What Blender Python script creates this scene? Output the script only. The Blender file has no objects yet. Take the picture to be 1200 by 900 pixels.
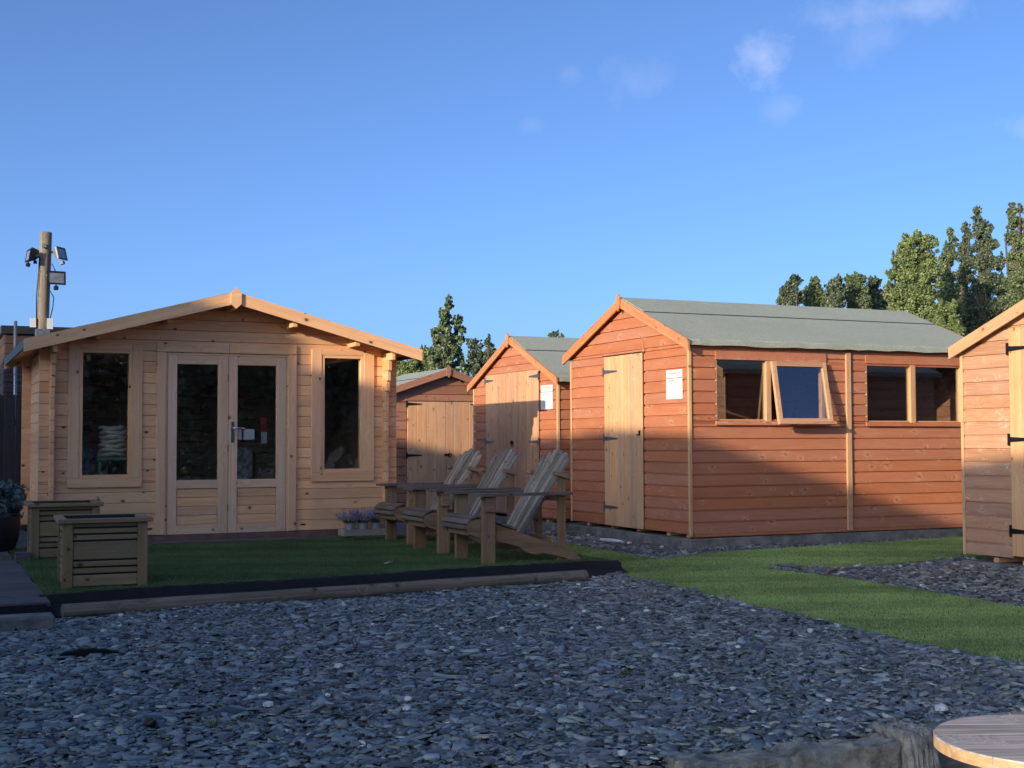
import bpy, bmesh, math, random
import numpy as np
from mathutils import Vector, Matrix
R = math.radians
rnd = random.Random(7)
nr = np.random.default_rng(11)
sc = bpy.context.scene
COL = sc.collection

# ------------------------------------------------------------------ camera
cam_d = bpy.data.cameras.new('camera'); cam = bpy.data.objects.new('camera', cam_d); COL.objects.link(cam)
YAW, PIT, ROL = R(24.284), R(2.488), R(-0.176)
_F = Vector((math.sin(YAW) * math.cos(PIT), math.cos(YAW) * math.cos(PIT), math.sin(PIT)))
_R = Vector((math.cos(YAW), -math.sin(YAW), 0)); _U = _R.cross(_F)
_R2 = _R * math.cos(ROL) + _U * math.sin(ROL); _U2 = -_R * math.sin(ROL) + _U * math.cos(ROL)
cam.matrix_world = Matrix(((_R2.x, _U2.x, -_F.x, 0), (_R2.y, _U2.y, -_F.y, 0), (_R2.z, _U2.z, -_F.z, 1.0), (0, 0, 0, 1)))
cam_d.sensor_fit = 'HORIZONTAL'; cam_d.sensor_width = 36; cam_d.lens = 1529.02 / 1200 * 36
cam_d.clip_start = 0.05; cam_d.clip_end = 3000
sc.camera = cam

# ------------------------------------------------------------------ sky, sun, exposure
SUN_EL = R(13.7)
SUN_H = Vector((0.9085, 0.4179, 0))                      # the way the light travels over the ground
SKY_STRENGTH, SUN_STRENGTH, EXPOSURE = 0.15, 3.2, 0.86
w = bpy.data.worlds.new('World'); sc.world = w; w.use_nodes = True
wn = w.node_tree; wn.nodes.clear()
def WN(t, **k):
    n = wn.nodes.new(t)
    for a, b in k.items(): setattr(n, a, b)
    return n
sky = WN('ShaderNodeTexSky'); sky.sky_type = 'NISHITA'; sky.sun_disc = False
sky.sun_elevation = SUN_EL; sky.sun_rotation = math.atan2(-SUN_H.x, -SUN_H.y) % (2 * math.pi)
sky.altitude = 0; sky.air_density = 0.5; sky.dust_density = 2.1; sky.ozone_density = 4.3
bg = WN('ShaderNodeBackground'); bg.inputs['Strength'].default_value = SKY_STRENGTH
wo = WN('ShaderNodeOutputWorld')
tc = WN('ShaderNodeTexCoord')
nz = WN('ShaderNodeTexNoise'); nz.inputs['Scale'].default_value = 26; nz.inputs['Detail'].default_value = 7; nz.inputs['Roughness'].default_value = .62
wn.links.new(tc.outputs['Generated'], nz.inputs['Vector'])
def wmath(op, a, b=None):
    n = WN('ShaderNodeMath', operation=op)
    for i, v in enumerate((a, b)):
        if v is None: continue
        if isinstance(v, (int, float)): n.inputs[i].default_value = v
        else: wn.links.new(v, n.inputs[i])
    return n.outputs[0]
def sky_dir(px, py):
    return (_F + _R2 * ((px - 600) / 1529.02) - _U2 * ((py - 450) / 1529.02)).normalized()
# a few wisps of cloud: direction, half-width and half-height in the sky (radians), density
cl = None
for px, py, a, b, dens in [(895, 66, .026, .02, 1.0), (1025, 42, .03, .02, .35), (1065, 10, .07, .014, .6), (742, 100, .025, .018, .35),
                           (665, 86, .012, .009, .3), (622, 146, .012, .009, .25), (915, 131, .02, .010, .35), (1195, 150, .02, .012, .5)]:
    d = sky_dir(px, py); rx = Vector((0, 0, 1)).cross(d).normalized(); uy = d.cross(rx)
    def dotn(v):
        n = WN('ShaderNodeVectorMath', operation='DOT_PRODUCT'); wn.links.new(tc.outputs['Generated'], n.inputs[0]); n.inputs[1].default_value = v
        return n.outputs['Value']
    ex = wmath('DIVIDE', dotn(rx), a); ey = wmath('DIVIDE', dotn(uy), b)
    rr = wmath('SQRT', wmath('ADD', wmath('MULTIPLY', ex, ex), wmath('MULTIPLY', ey, ey)))
    fall = wmath('SUBTRACT', wmath('ADD', 1.0, wmath('MULTIPLY', wmath('SUBTRACT', nz.outputs['Fac'], .5), 3.2)), rr)
    front = wmath('GREATER_THAN', dotn(d), .5)
    v = WN('ShaderNodeMath', operation='MULTIPLY', use_clamp=True); wn.links.new(fall, v.inputs[0]); v.inputs[1].default_value = .75
    vv = wmath('MULTIPLY', wmath('MULTIPLY', v.outputs[0], dens), front)
    cl = vv if cl is None else wmath('MAXIMUM', cl, vv)
mixc = WN('ShaderNodeMix', data_type='RGBA'); mixc.inputs[7].default_value = (5.2, 4.9, 4.9, 1)
wn.links.new(wmath('MULTIPLY', cl, .24), mixc.inputs[0]); wn.links.new(sky.outputs[0], mixc.inputs[6])
wn.links.new(mixc.outputs[2], bg.inputs['Color']); wn.links.new(bg.outputs[0], wo.inputs['Surface'])

sun_d = bpy.data.lights.new('sun', 'SUN'); sun_d.energy = SUN_STRENGTH; sun_d.angle = R(0.53); sun_d.color = (1.0, .82, .60)
sun = bpy.data.objects.new('sun', sun_d); COL.objects.link(sun); sun.location = (-20, -8, 12)
sun.rotation_euler = Vector((SUN_H.x * math.cos(SUN_EL), SUN_H.y * math.cos(SUN_EL), -math.sin(SUN_EL))).to_track_quat('-Z', 'Y').to_euler()
sc.view_settings.view_transform = 'Standard'; sc.view_settings.look = 'None'
sc.view_settings.exposure = EXPOSURE; sc.view_settings.gamma = 1; sc.view_settings.use_curve_mapping = False
sc.cycles.max_bounces = 8; sc.cycles.transparent_max_bounces = 12

# ------------------------------------------------------------------ materials
class NT:
    def __init__(s, name):
        s.m = bpy.data.materials.new(name); s.m.use_nodes = True; s.t = s.m.node_tree; s.t.nodes.clear()
        s.out = s.n('ShaderNodeOutputMaterial')
    def n(s, t, **k):
        q = s.t.nodes.new(t)
        for a, b in k.items(): setattr(q, a, b)
        return q
    def l(s, a, b): s.t.links.new(a, b)
    def set(s, sock, v):
        if isinstance(v, bpy.types.NodeSocket): s.l(v, sock)
        else: sock.default_value = v
    def math(s, op, a, b=0.0, c=None, clamp=False):
        q = s.n('ShaderNodeMath', operation=op, use_clamp=clamp); s.set(q.inputs[0], a); s.set(q.inputs[1], b)
        if c is not None: s.set(q.inputs[2], c)
        return q.outputs[0]
    def mix(s, f, a, b, bt='MIX'):
        q = s.n('ShaderNodeMix', data_type='RGBA', blend_type=bt); s.set(q.inputs[0], f); s.set(q.inputs[6], a); s.set(q.inputs[7], b)
        return q.outputs[2]
    def noise(s, vec, scale, detail=3, rough=.55, dist=0):
        q = s.n('ShaderNodeTexNoise'); s.l(vec, q.inputs['Vector']); q.inputs['Scale'].default_value = scale
        q.inputs['Detail'].default_value = detail; q.inputs['Roughness'].default_value = rough; q.inputs['Distortion'].default_value = dist
        return q.outputs['Fac']
    def mapv(s, vec, scale=(1, 1, 1), loc=None):
        q = s.n('ShaderNodeMapping'); s.l(vec, q.inputs['Vector']); q.inputs['Scale'].default_value = scale
        if loc is not None: s.set(q.inputs['Location'], loc)
        return q.outputs[0]
    def ramp(s, f, stops):
        q = s.n('ShaderNodeValToRGB'); s.set(q.inputs[0], f); e = q.color_ramp.elements
        while len(e) < len(stops): e.new(.5)
        for i, (p, c) in enumerate(stops): e[i].position = p; e[i].color = c if len(c) == 4 else (*c, 1)
        return q.outputs[0]
    def finish(s, col, rough=.7, bump=None, bstr=.3, bdist=.01, spec=.5, metal=0):
        p = s.n('ShaderNodeBsdfPrincipled'); s.set(p.inputs['Base Color'], col); s.set(p.inputs['Roughness'], rough)
        p.inputs['Specular IOR Level'].default_value = spec; p.inputs['Metallic'].default_value = metal
        if bump is not None:
            b = s.n('ShaderNodeBump'); s.l(bump, b.inputs['Height']); b.inputs['Strength'].default_value = bstr; b.inputs['Distance'].default_value = bdist
            s.l(b.outputs[0], p.inputs['Normal'])
        s.l(p.outputs[0], s.out.inputs[0]); return s.m
def c4(c): return (*c, 1)

def wood(name, base, dark, pale, knots=.6, knot_col=(.05, .025, .012), rough=.7, pale_amt=.35, var=.22, hue=None, knot_scale=1.0, weather=None, bump=.35, halo_col=None, halo_k=2.6):
    """Wood with its grain along the local x of each piece; every piece draws its own offset and tone."""
    s = NT(name); tcn = s.n('ShaderNodeTexCoord'); oi = s.n('ShaderNodeObjectInfo')
    off = s.n('ShaderNodeCombineXYZ'); s.l(s.math('MULTIPLY', oi.outputs['Random'], 91.7), off.inputs[0]); s.l(s.math('MULTIPLY', oi.outputs['Random'], 37.3), off.inputs[2])
    add = s.n('ShaderNodeVectorMath', operation='ADD'); s.l(tcn.outputs['Object'], add.inputs[0]); s.l(off.outputs[0], add.inputs[1]); v = add.outputs[0]
    spx = s.n('ShaderNodeSeparateXYZ'); s.l(v, spx.inputs[0]); ck = s.n('ShaderNodeCombineXYZ'); s.l(s.math('MULTIPLY', spx.outputs[0], 4.6 * knot_scale), ck.inputs[0]); s.l(s.math('MULTIPLY', spx.outputs[2], 6.4 * knot_scale), ck.inputs[1])
    vor = s.n('ShaderNodeTexVoronoi', voronoi_dimensions='2D'); s.l(ck.outputs[0], vor.inputs['Vector']); vor.inputs['Scale'].default_value = 1.0
    vor.inputs['Randomness'].default_value = 1
    kd = vor.outputs['Distance']
    bend = s.math('MULTIPLY', s.math('SUBTRACT', 1.0, s.math('MULTIPLY', kd, 3.0), clamp=True), .05)
    v2n = s.n('ShaderNodeVectorMath', operation='ADD'); s.l(v, v2n.inputs[0]); cb = s.n('ShaderNodeCombineXYZ'); s.l(bend, cb.inputs[2]); s.l(cb.outputs[0], v2n.inputs[1]); v2 = v2n.outputs[0]
    broad = s.noise(s.mapv(v2, (.7, 9, 22)), 1.0, 4, .6, .6)
    fine = s.noise(s.mapv(v2, (3.0, 60, 150)), 1.0, 3, .6)
    blot = s.noise(s.mapv(v, (2.2, 3, 5)), 1.0, 3, .6)
    col = s.mix(s.ramp(broad, [(.36, (0, 0, 0)), (.66, (1, 1, 1))]), c4(base), c4(dark))
    col = s.mix(s.math('MULTIPLY', s.ramp(fine, [(.45, (0, 0, 0)), (.7, (1, 1, 1))]), pale_amt), col, c4(pale))
    col = s.mix(s.math('MULTIPLY', s.ramp(blot, [(.5, (0, 0, 0)), (.75, (1, 1, 1))]), pale_amt * .8), col, c4(pale))
    if weather:
        wv = s.noise(s.mapv(v, (1.1, 2, 2.6)), 1.0, 5, .7)
        col = s.mix(s.math('MULTIPLY', s.ramp(wv, [(.42, (0, 0, 0)), (.68, (1, 1, 1))]), weather[1]), col, c4(weather[0]))
    if knots > 0:
        sepc = s.n('ShaderNodeSeparateColor'); s.l(vor.outputs['Color'], sepc.inputs[0])
        on = s.math('LESS_THAN', sepc.outputs[0], knots)
        size = s.math('ADD', .045, s.math('MULTIPLY', sepc.outputs[1], .065))
        kmask = s.math('MULTIPLY', s.math('SUBTRACT', 1.0, s.math('DIVIDE', kd, size), clamp=True), 3.0, clamp=True)
        halo = s.math('MULTIPLY', s.math('SUBTRACT', 1.0, s.math('DIVIDE', kd, s.math('MULTIPLY', size, halo_k)), clamp=True), .8)
        if halo_col:
            fl = s.ramp(s.noise(s.mapv(v, (26, 10, 38)), 1.0, 3, .65, 1.2), [(.48, (0, 0, 0)), (.62, (1, 1, 1))]); halo = s.math('MULTIPLY', halo, fl)
        col = s.mix(s.math('MULTIPLY', halo, on), col, c4(halo_col or dark))
        col = s.mix(s.math('MULTIPLY', s.math('MULTIPLY', kmask, on), .85), col, c4(knot_col))
    val = s.math('ADD', 1 - var / 2, s.math('MULTIPLY', oi.outputs['Random'], var))
    hs = s.n('ShaderNodeHueSaturation'); s.l(val, hs.inputs['Value']); s.l(col, hs.inputs['Color'])
    s.l(s.math('ADD', .95, s.math('MULTIPLY', s.math('FRACT', s.math('MULTIPLY', oi.outputs['Random'], 7.13)), .1)), hs.inputs['Saturation'])
    hgt = s.math('ADD', s.math('MULTIPLY', broad, .5), s.math('MULTIPLY', fine, .5))
    return s.finish(hs.outputs[0], rough, hgt, bump, .004, .35)

def felt_mat(name, col):
    s = NT(name); t = s.n('ShaderNodeTexCoord'); a = s.noise(t.outputs['Object'], 130, 3, .7); b = s.noise(s.mapv(t.outputs['Object'], (2.2, .9, 2.2)), 1.0, 4, .6, .6); c = s.noise(t.outputs['Object'], 38, 4, .7)
    k = s.mix(s.ramp(c, [(.3, (0, 0, 0)), (.72, (1, 1, 1))]), c4(tuple(x * 1.12 for x in col)), c4(tuple(x * .80 for x in col)))
    k = s.mix(s.math('MULTIPLY', s.ramp(b, [(.42, (0, 0, 0)), (.7, (1, 1, 1))]), .35), k, c4((col[0] * .8, col[1] * .82, col[2] * .82)))
    h = s.math('ADD', s.math('MULTIPLY', b, 9.0), s.math('MULTIPLY', a, .8))
    return s.finish(k, .92, h, .55, .004, .3)
def plain(name, col, rough=.6, var=.12, scale=30, bump=.2, metal=0, spec=.5, col2=None):
    s = NT(name); tcn = s.n('ShaderNodeTexCoord'); f = s.noise(tcn.outputs['Object'], scale, 4, .65)
    c2 = col2 or tuple(max(0, x * (1 - var * 2)) for x in col)
    return s.finish(s.mix(s.ramp(f, [(.35, (0, 0, 0)), (.68, (1, 1, 1))]), c4(col), c4(c2)), rough, f, bump, .004, spec, metal)

M = {}
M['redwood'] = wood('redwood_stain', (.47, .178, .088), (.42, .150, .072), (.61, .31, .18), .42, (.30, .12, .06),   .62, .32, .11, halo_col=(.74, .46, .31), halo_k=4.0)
M['redwood_light'] = wood('faded_redwood_stain', (.48, .255, .145), (.41, .205, .11), (.66, .43, .28), .45, (.45, .24, .14), .66, .5, .24, halo_col=(.80, .62, .46), halo_k=4.5)
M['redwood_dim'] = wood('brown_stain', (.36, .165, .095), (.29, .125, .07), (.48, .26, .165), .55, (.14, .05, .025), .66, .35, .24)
M['red_trim'] = wood('orange_stained_trim', (.56, .235, .088), (.46, .165, .06), (.74, .42, .2), .5, (.22, .08, .03), .55, .35, .12)
M['pale_trim'] = wood('pale_bare_trim', (.68, .425, .22), (.57, .325, .155), (.76, .535, .31), .35, (.25, .12, .05), .6, .3, .12)
M['deal_red'] = wood('stained_pine_planks', (.60, .335, .18), (.49, .25, .125), (.73, .47, .28), .5, (.2, .08, .035), .6, .4, .25)
M['frame_orange'] = wood('orange_window_frame', (.60, .345, .175), (.50, .265, .125), (.72, .48, .28), .3, (.25, .1, .05), .6, .3, .12)
M['deal'] = wood('bare_pine_planks', (.66, .382, .192), (.55, .285, .13), (.78, .525, .305), .55, (.27, .12, .045), .6, .45, .2)
M['pine'] = wood('cabin_pine', (.84, .485, .245), (.72, .375, .17), (.89, .585, .34), .30, (.055, .025, .012), .62, .35, .2, knot_scale=1.0)
M['pine_frame'] = wood('cabin_frame_pine', (.84, .50, .265), (.73, .395, .19), (.89, .60, .365), .25, (.055, .025, .012), .6, .3, .12, knot_scale=.9)
M['pine_grey'] = wood('weathered_pine_door', (.80, .52, .31), (.68, .41, .225), (.85, .605, .41), .12, (.08, .04, .02), .65, .4, .12)
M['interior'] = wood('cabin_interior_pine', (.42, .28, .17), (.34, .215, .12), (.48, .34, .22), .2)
M['planter'] = wood('green_treated_planter_wood', (.30, .195, .085), (.20, .125, .052), (.40, .29, .15), .45, (.07, .04, .02), .7, .35, .3, weather=((.25, .205, .13), .5))
M['grey_wood'] = wood('weathered_grey_wood', (.33, .29, .24), (.22, .185, .145), (.50, .47, .42), .2, (.06, .05, .04), .8, .6, .3)
M['chair_wood'] = wood('worn_chair_wood', (.34, .20, .10), (.22, .118, .055), (.45, .30, .17), .3, (.05, .03, .02), .7, .4, .3, weather=((.22, .17, .125), .6))
M['chair_back'] = wood('weathered_chair_slats', (.30, .235, .16), (.16, .12, .078), (.52, .445, .35), .2, (.08, .05, .035), .75, .75, .7)
M['chair_arm'] = wood('grey_brown_chair_arm', (.175, .128, .088), (.11, .077, .05), (.28, .225, .17), .2, (.04, .025, .02), .75, .5, .3)
M['log'] = wood('weathered_log', (.22, .165, .11), (.12, .088, .055), (.33, .265, .185), .4, (.05, .035, .025), .8, .5, .2, bump=.7)
M['darkwood'] = wood('dark_brown_cladding', (.06, .034, .024), (.04, .022, .016), (.09, .056, .04), .2, (.02, .01, .01), .7, .3, .35)
M['fence'] = wood('dark_grey_fence', (.048, .043, .040), (.032, .028, .026), (.072, .066, .062), .3, (.03, .03, .03), .8, .4, .3)
M['deck'] = wood('grey_deck', (.125, .105, .095), (.08, .067, .06), (.19, .165, .15), .2, (.05, .04, .04), .8, .5, .25)
M['pole'] = wood('old_pole_wood', (.21, .175, .125), (.125, .10, .065), (.33, .285, .21), .2, (.06, .04, .03), .8, .5, .1, bump=.8)
M['tabletop'] = wood('weathered_table_planks', (.43, .385, .34), (.24, .20, .165), (.64, .58, .51), .35, (.2, .14, .1), .6, .6, .25)
M['tablerim'] = wood('bare_table_edge', (.52, .35, .19), (.33, .19, .09), (.70, .54, .33), .4)
M['felt'] = felt_mat('green_roof_felt', (.35, .375, .30))
M['gutter'] = plain('dark_roof_edge', (.055, .065, .075), .5, .2)
M['iron'] = plain('black_iron', (.022, .022, .024), .5, .2, 60, .2, .6)
M['galv'] = plain('galvanised_steel', (.30, .31, .33), .42, .2, 40, .15, .75)
M['chrome'] = plain('chrome', (.6, .6, .62), .18, .05, 20, .02, 1)
M['concrete'] = plain('concrete', (.27, .25, .215), .9, .26, 7, .6, col2=(.11, .105, .09))
M['oldconcrete'] = plain('mossy_concrete', (.36, .33, .27), .95, .3, 15, 1.0, col2=(.08, .08, .055))
M["membrane"] = plain("black_weed_membrane", (.009, .009, .0095), .85, .2, 30, .6)
M['black'] = plain('black_plastic', (.018, .018, .02), .45, .2)
M['white'] = plain('white_plastic', (.72, .72, .70), .45, .06)
M['paper'] = plain('white_paper_sheet', (.78, .77, .73), .55, .02)
M['ink'] = plain('dark_ink', (.05, .055, .07), .7, .05)
M['greyink'] = plain('grey_ink', (.42, .42, .42), .7, .05)
M['red'] = plain('red_paint', (.42, .03, .03), .4, .1)
M['lamp_grey'] = plain('grey_lamp_housing', (.24, .235, .225), .5, .15, 40, .15, .2)
M['lamp_glass'] = plain('floodlight_glass', (.27, .29, .31), .12, .25, 14, .05)
M['cushion'] = plain('cream_cushion_fabric', (.90, .78, .55), .9, .12, 24, .4)
M['rattan'] = plain('brown_rattan', (.30, .20, .13), .7, .3, 60, .6)
M['green_fab'] = plain('green_fabric', (.24, .32, .18), .9, .15, 40, .3)
M['pattern'] = plain('grey_patterned_fabric', (.62, .62, .58), .9, .4, 16, .2, col2=(.08, .08, .08))
M['pot'] = plain('grey_zinc_pot', (.36, .37, .37), .55, .2, 18, .2, .2)
M['soil'] = plain('dark_soil', (.03, .022, .016), .95, .3, 40, .8)
M['pebble'] = plain('white_quartz', (.86, .82, .74), .7, .1, 25, .4)
M['brick'] = plain('red_brick', (.30, .12, .085), .85, .2, 30, .5)
M['bark'] = plain('tree_bark', (.11, .085, .06), .9, .3, 14, .8)
M['twig'] = plain('bare_twig', (.30, .22, .15), .85, .2, 20, .4)
M['sill'] = plain('red_brown_sill_paint', (.22, .11, .085), .6, .2, 12, .2)
M['barn'] = wood('barn_cladding', (.34, .25, .17), (.26, .18, .12), (.42, .33, .24))
M['tin'] = plain('grey_roof_sheet', (.2, .2, .2), .7, .2)

def attr_mat(name, rough=.6, spec=.4, transl=0.0, tint=(1, 1, 1), bumpscale=None):
    s = NT(name); a = s.n('ShaderNodeAttribute'); a.attribute_name = 'tone'
    p = s.n('ShaderNodeBsdfPrincipled'); p.inputs['Roughness'].default_value = rough; p.inputs['Specular IOR Level'].default_value = spec
    col = a.outputs['Color']
    if bumpscale:
        t = s.n('ShaderNodeTexCoord'); f = s.noise(t.outputs['Object'], bumpscale, 4, .7)
        col = s.mix(s.math('MULTIPLY', f, .5), col, (.5, .5, .5, 1), 'MULTIPLY')
        b = s.n('ShaderNodeBump'); s.l(f, b.inputs['Height']); b.inputs['Strength'].default_value = .5; b.inputs['Distance'].default_value = .004; s.l(b.outputs[0], p.inputs['Normal'])
    s.l(col, p.inputs['Base Color'])
    if transl > 0:
        tr = s.n('ShaderNodeBsdfTranslucent'); s.l(a.outputs['Color'], tr.inputs['Color']); mx = s.n('ShaderNodeMixShader'); mx.inputs[0].default_value = transl
        s.l(p.outputs[0], mx.inputs[1]); s.l(tr.outputs[0], mx.inputs[2]); s.l(mx.outputs[0], s.out.inputs[0])
    else: s.l(p.outputs[0], s.out.inputs[0])
    return s.m
M['slate'] = attr_mat('slate_chips', .5, .5, bumpscale=55)
M['leaf'] = attr_mat('leaves', .45, .5, .35)
M['blade'] = attr_mat('plastic_grass_blades', .55, .3, .25)
M['flower'] = attr_mat('lavender', .7, .2, .2)

def glass_mat():
    s = NT('window_glass'); lw = s.n('ShaderNodeLayerWeight'); lw.inputs['Blend'].default_value = .5
    f = s.math('ADD', .105, s.math('MULTIPLY', s.math('POWER', lw.outputs['Facing'], 4.5), .9))
    tr = s.n('ShaderNodeBsdfTransparent'); tr.inputs[0].default_value = (.95, .965, .96, 1)
    gl = s.n('ShaderNodeBsdfGlossy'); gl.inputs['Roughness'].default_value = .015; gl.inputs['Color'].default_value = (.95, .97, 1, 1)
    mx = s.n('ShaderNodeMixShader'); s.l(f, mx.inputs[0]); s.l(tr.outputs[0], mx.inputs[1]); s.l(gl.outputs[0], mx.inputs[2]); s.l(mx.outputs[0], s.out.inputs[0])
    return s.m
M['glass'] = glass_mat()

def turf_mat(nm, k):
    s = NT(nm); t = s.n('ShaderNodeTexCoord'); f = s.noise(t.outputs['Object'], 9, 5, .7); g = s.noise(t.outputs['Object'], 160, 3, .7)
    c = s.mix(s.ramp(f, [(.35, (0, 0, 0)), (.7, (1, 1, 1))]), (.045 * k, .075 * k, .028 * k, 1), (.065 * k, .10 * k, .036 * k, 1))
    c = s.mix(s.math('MULTIPLY', g, .6), c, (.018 * k, .03 * k, .01 * k, 1))
    return s.finish(c, .8, g, .8, .012, .2)
M['turf'] = turf_mat('platform_turf', 1.3); M['path_turf'] = turf_mat('path_turf', 3.6)
def ground_mat():
    s = NT('slate_ground'); t = s.n('ShaderNodeTexCoord'); v = s.n('ShaderNodeTexVoronoi'); s.l(t.outputs['Object'], v.inputs['Vector']); v.inputs['Scale'].default_value = 26
    sp = s.n('ShaderNodeSeparateColor'); s.l(v.outputs['Color'], sp.inputs[0])
    c = s.ramp(sp.outputs[0], [(0, (.03, .033, .038)), (.5, (.07, .075, .08)), (.8, (.12, .12, .12)), (1, (.16, .155, .14))])
    return s.finish(c, .75, sp.outputs[1], .6, .02, .4)
M['ground'] = ground_mat()

# ------------------------------------------------------------------ object helpers
def tag(o, label=None, cat=None, group=None, kind=None):
    if label: o['label'] = label
    if cat: o['category'] = cat
    if group: o['group'] = group
    if kind: o['kind'] = kind
    return o
def thing(name, label, cat, loc=(0, 0, 0), rz=0, group=None):
    o = bpy.data.objects.new(name, None); o.empty_display_size = .1; COL.objects.link(o)
    o.location = loc; o.rotation_euler = (0, 0, rz); return tag(o, label, cat, group)
def link(name, me, mat, parent=None, mw=None):
    o = bpy.data.objects.new(name, me)
    if mat is not None and len(me.materials) == 0: me.materials.append(mat)
    COL.objects.link(o)
    if parent is not None: o.parent = parent
    if mw is not None: o.matrix_basis = mw
    return o
def mesh(name, v, f, smooth=False):
    me = bpy.data.meshes.new(name); me.from_pydata([tuple(p) for p in v], [], f); me.update()
    if smooth:
        for p in me.polygons: p.use_smooth = True
    return me
_bc = {}
def box_mesh(L, T, W, bev, mat):
    key = (round(L, 4), round(T, 4), round(W, 4), bev, mat.name)
    if key not in _bc:
        bm = bmesh.new(); bmesh.ops.create_cube(bm, size=1)
        bmesh.ops.scale(bm, vec=(L, T, W), verts=bm.verts)
        b = min(bev, L * .3, T * .3, W * .3)
        if b > .0004: bmesh.ops.bevel(bm, geom=bm.edges[:], offset=b, segments=1, affect='EDGES')
        me = bpy.data.meshes.new('box'); bm.to_mesh(me); bm.free(); me.materials.append(mat); _bc[key] = me
    return _bc[key]
def bx(name, parent, mat, x0, x1, y0, y1, z0, z1, ax='x', bev=.003):
    """Axis-aligned timber, its grain (local x) along ax."""
    dx, dy, dz = x1 - x0, y1 - y0, z1 - z0
    if ax == 'x': me = box_mesh(dx, dy, dz, bev, mat); B = Matrix.Identity(3)
    elif ax == 'y': me = box_mesh(dy, dx, dz, bev, mat); B = Matrix(((0, -1, 0), (1, 0, 0), (0, 0, 1)))
    else: me = box_mesh(dz, dy, dx, bev, mat); B = Matrix(((0, 0, 1), (0, -1, 0), (1, 0, 0)))
    return link(name, me, mat, parent, Matrix.Translation(((x0 + x1) / 2, (y0 + y1) / 2, (z0 + z1) / 2)) @ B.to_4x4())
def beam(name, parent, mat, p0, p1, t, wd, up=(0, 0, 1), bev=.003):
    """Timber from p0 to p1, thickness t sideways, width wd along up."""
    p0, p1 = Vector(p0), Vector(p1); X = (p1 - p0); L = X.length; X.normalize()
    Y = Vector(up).cross(X).normalized(); Z = X.cross(Y)
    B = Matrix((X, Y, Z)).transposed().to_4x4()
    return link(name, box_mesh(L, t, wd, bev, mat), mat, parent, Matrix.Translation((p0 + p1) / 2) @ B)
def mbox(name, parent, mat, boxes, mw=None):
    v, f = [], []
    for x0, x1, y0, y1, z0, z1 in boxes:
        b = len(v); v += [(x, y, z) for x in (x0, x1) for y in (y0, y1) for z in (z0, z1)]
        f += [tuple(b + i for i in q) for q in ((0, 1, 3, 2), (4, 6, 7, 5), (0, 4, 5, 1), (2, 3, 7, 6), (0, 2, 6, 4), (1, 5, 7, 3))]
    return link(name, mesh(name, v, f), mat, parent, mw)
def prism(name, parent, mat, poly, y0, y1, mw=None, nseg=1, jit=0, jn=()):
    """Polygon in the local x-z plane extruded along y."""
    n = len(poly); v, f = [], []
    for k in range(nseg + 1):
        y = y0 + (y1 - y0) * k / nseg
        for i, (x, z) in enumerate(poly):
            j = rnd.uniform(-jit, jit) if i in jn else 0
            v.append((x + j * .6, y, z + j))
    for k in range(nseg):
        for i in range(n):
            a, b = k * n + i, k * n + (i + 1) % n; f.append((a, b, b + n, a + n))
    f.append(tuple(range(n - 1, -1, -1))); f.append(tuple(nseg * n + i for i in range(n)))
    me = mesh(name, v, f); bm = bmesh.new(); bm.from_mesh(me); bmesh.ops.recalc_face_normals(bm, faces=bm.faces); bm.to_mesh(me); bm.free()
    return link(name, me, mat, parent, mw)
def tube(pts, rad, n=8, cap=True):
    v, f = [], []; pts = [Vector(p) for p in pts]
    for i, p in enumerate(pts):
        d = (pts[min(i + 1, len(pts) - 1)] - pts[max(i - 1, 0)]).normalized()
        a = d.orthogonal().normalized() if i == 0 else (pa - d * pa.dot(d)).normalized(); pa = a; b = d.cross(a)
        r = rad[i] if isinstance(rad, (list, tuple)) else rad
        for k in range(n):
            t = 2 * math.pi * k / n; v.append(p + (a * math.cos(t) + b * math.sin(t)) * r)
    for i in range(len(pts) - 1):
        for k in range(n):
            a, b = i * n + k, i * n + (k + 1) % n; f.append((a, b, b + n, a + n))
    if cap: f.append(tuple(range(n - 1, -1, -1))); f.append(tuple((len(pts) - 1) * n + k for k in range(n)))
    return v, f
def tube_obj(name, parent, mat, pts, rad, n=8, mw=None):
    v, f = tube(pts, rad, n); return link(name, mesh(name, v, f, True), mat, parent, mw)
def lathe(name, parent, mat, prof, n=16, mw=None):
    v, f = [], []
    for r, z in prof:
        for k in range(n): t = 2 * math.pi * k / n; v.append((r * math.cos(t), r * math.sin(t), z))
    for i in range(len(prof) - 1):
        for k in range(n): a, b = i * n + k, i * n + (k + 1) % n; f.append((a, b, b + n, a + n))
    f.append(tuple(range(n - 1, -1, -1))); f.append(tuple((len(prof) - 1) * n + k for k in range(n)))
    return link(name, mesh(name, v, f, False), mat, parent, mw)
def arrays_mesh(name, V, F, tone):
    """Fast mesh from numpy arrays; F is a list of (m, k) index arrays, tone one colour per face."""
    me = bpy.data.meshes.new(name); me.vertices.add(len(V)); me.vertices.foreach_set('co', V.astype(np.float32).ravel())
    nl = sum(f.size for f in F); npoly = sum(len(f) for f in F)
    me.loops.add(nl); me.polygons.add(npoly)
    me.loops.foreach_set('vertex_index', np.concatenate([f.ravel() for f in F]).astype(np.int32))
    tot = np.concatenate([np.full(len(f), f.shape[1]) for f in F]); st = np.concatenate([[0], np.cumsum(tot)[:-1]])
    me.polygons.foreach_set('loop_start', st.astype(np.int32))
    try: me.polygons.foreach_set('loop_total', tot.astype(np.int32))
    except Exception: pass
    me.update(calc_edges=True)
    a = me.attributes.new('tone', 'FLOAT_COLOR', 'FACE')
    a.data.foreach_set('color', np.c_[tone, np.ones(len(tone))].astype(np.float32).ravel())
    return me
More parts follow.
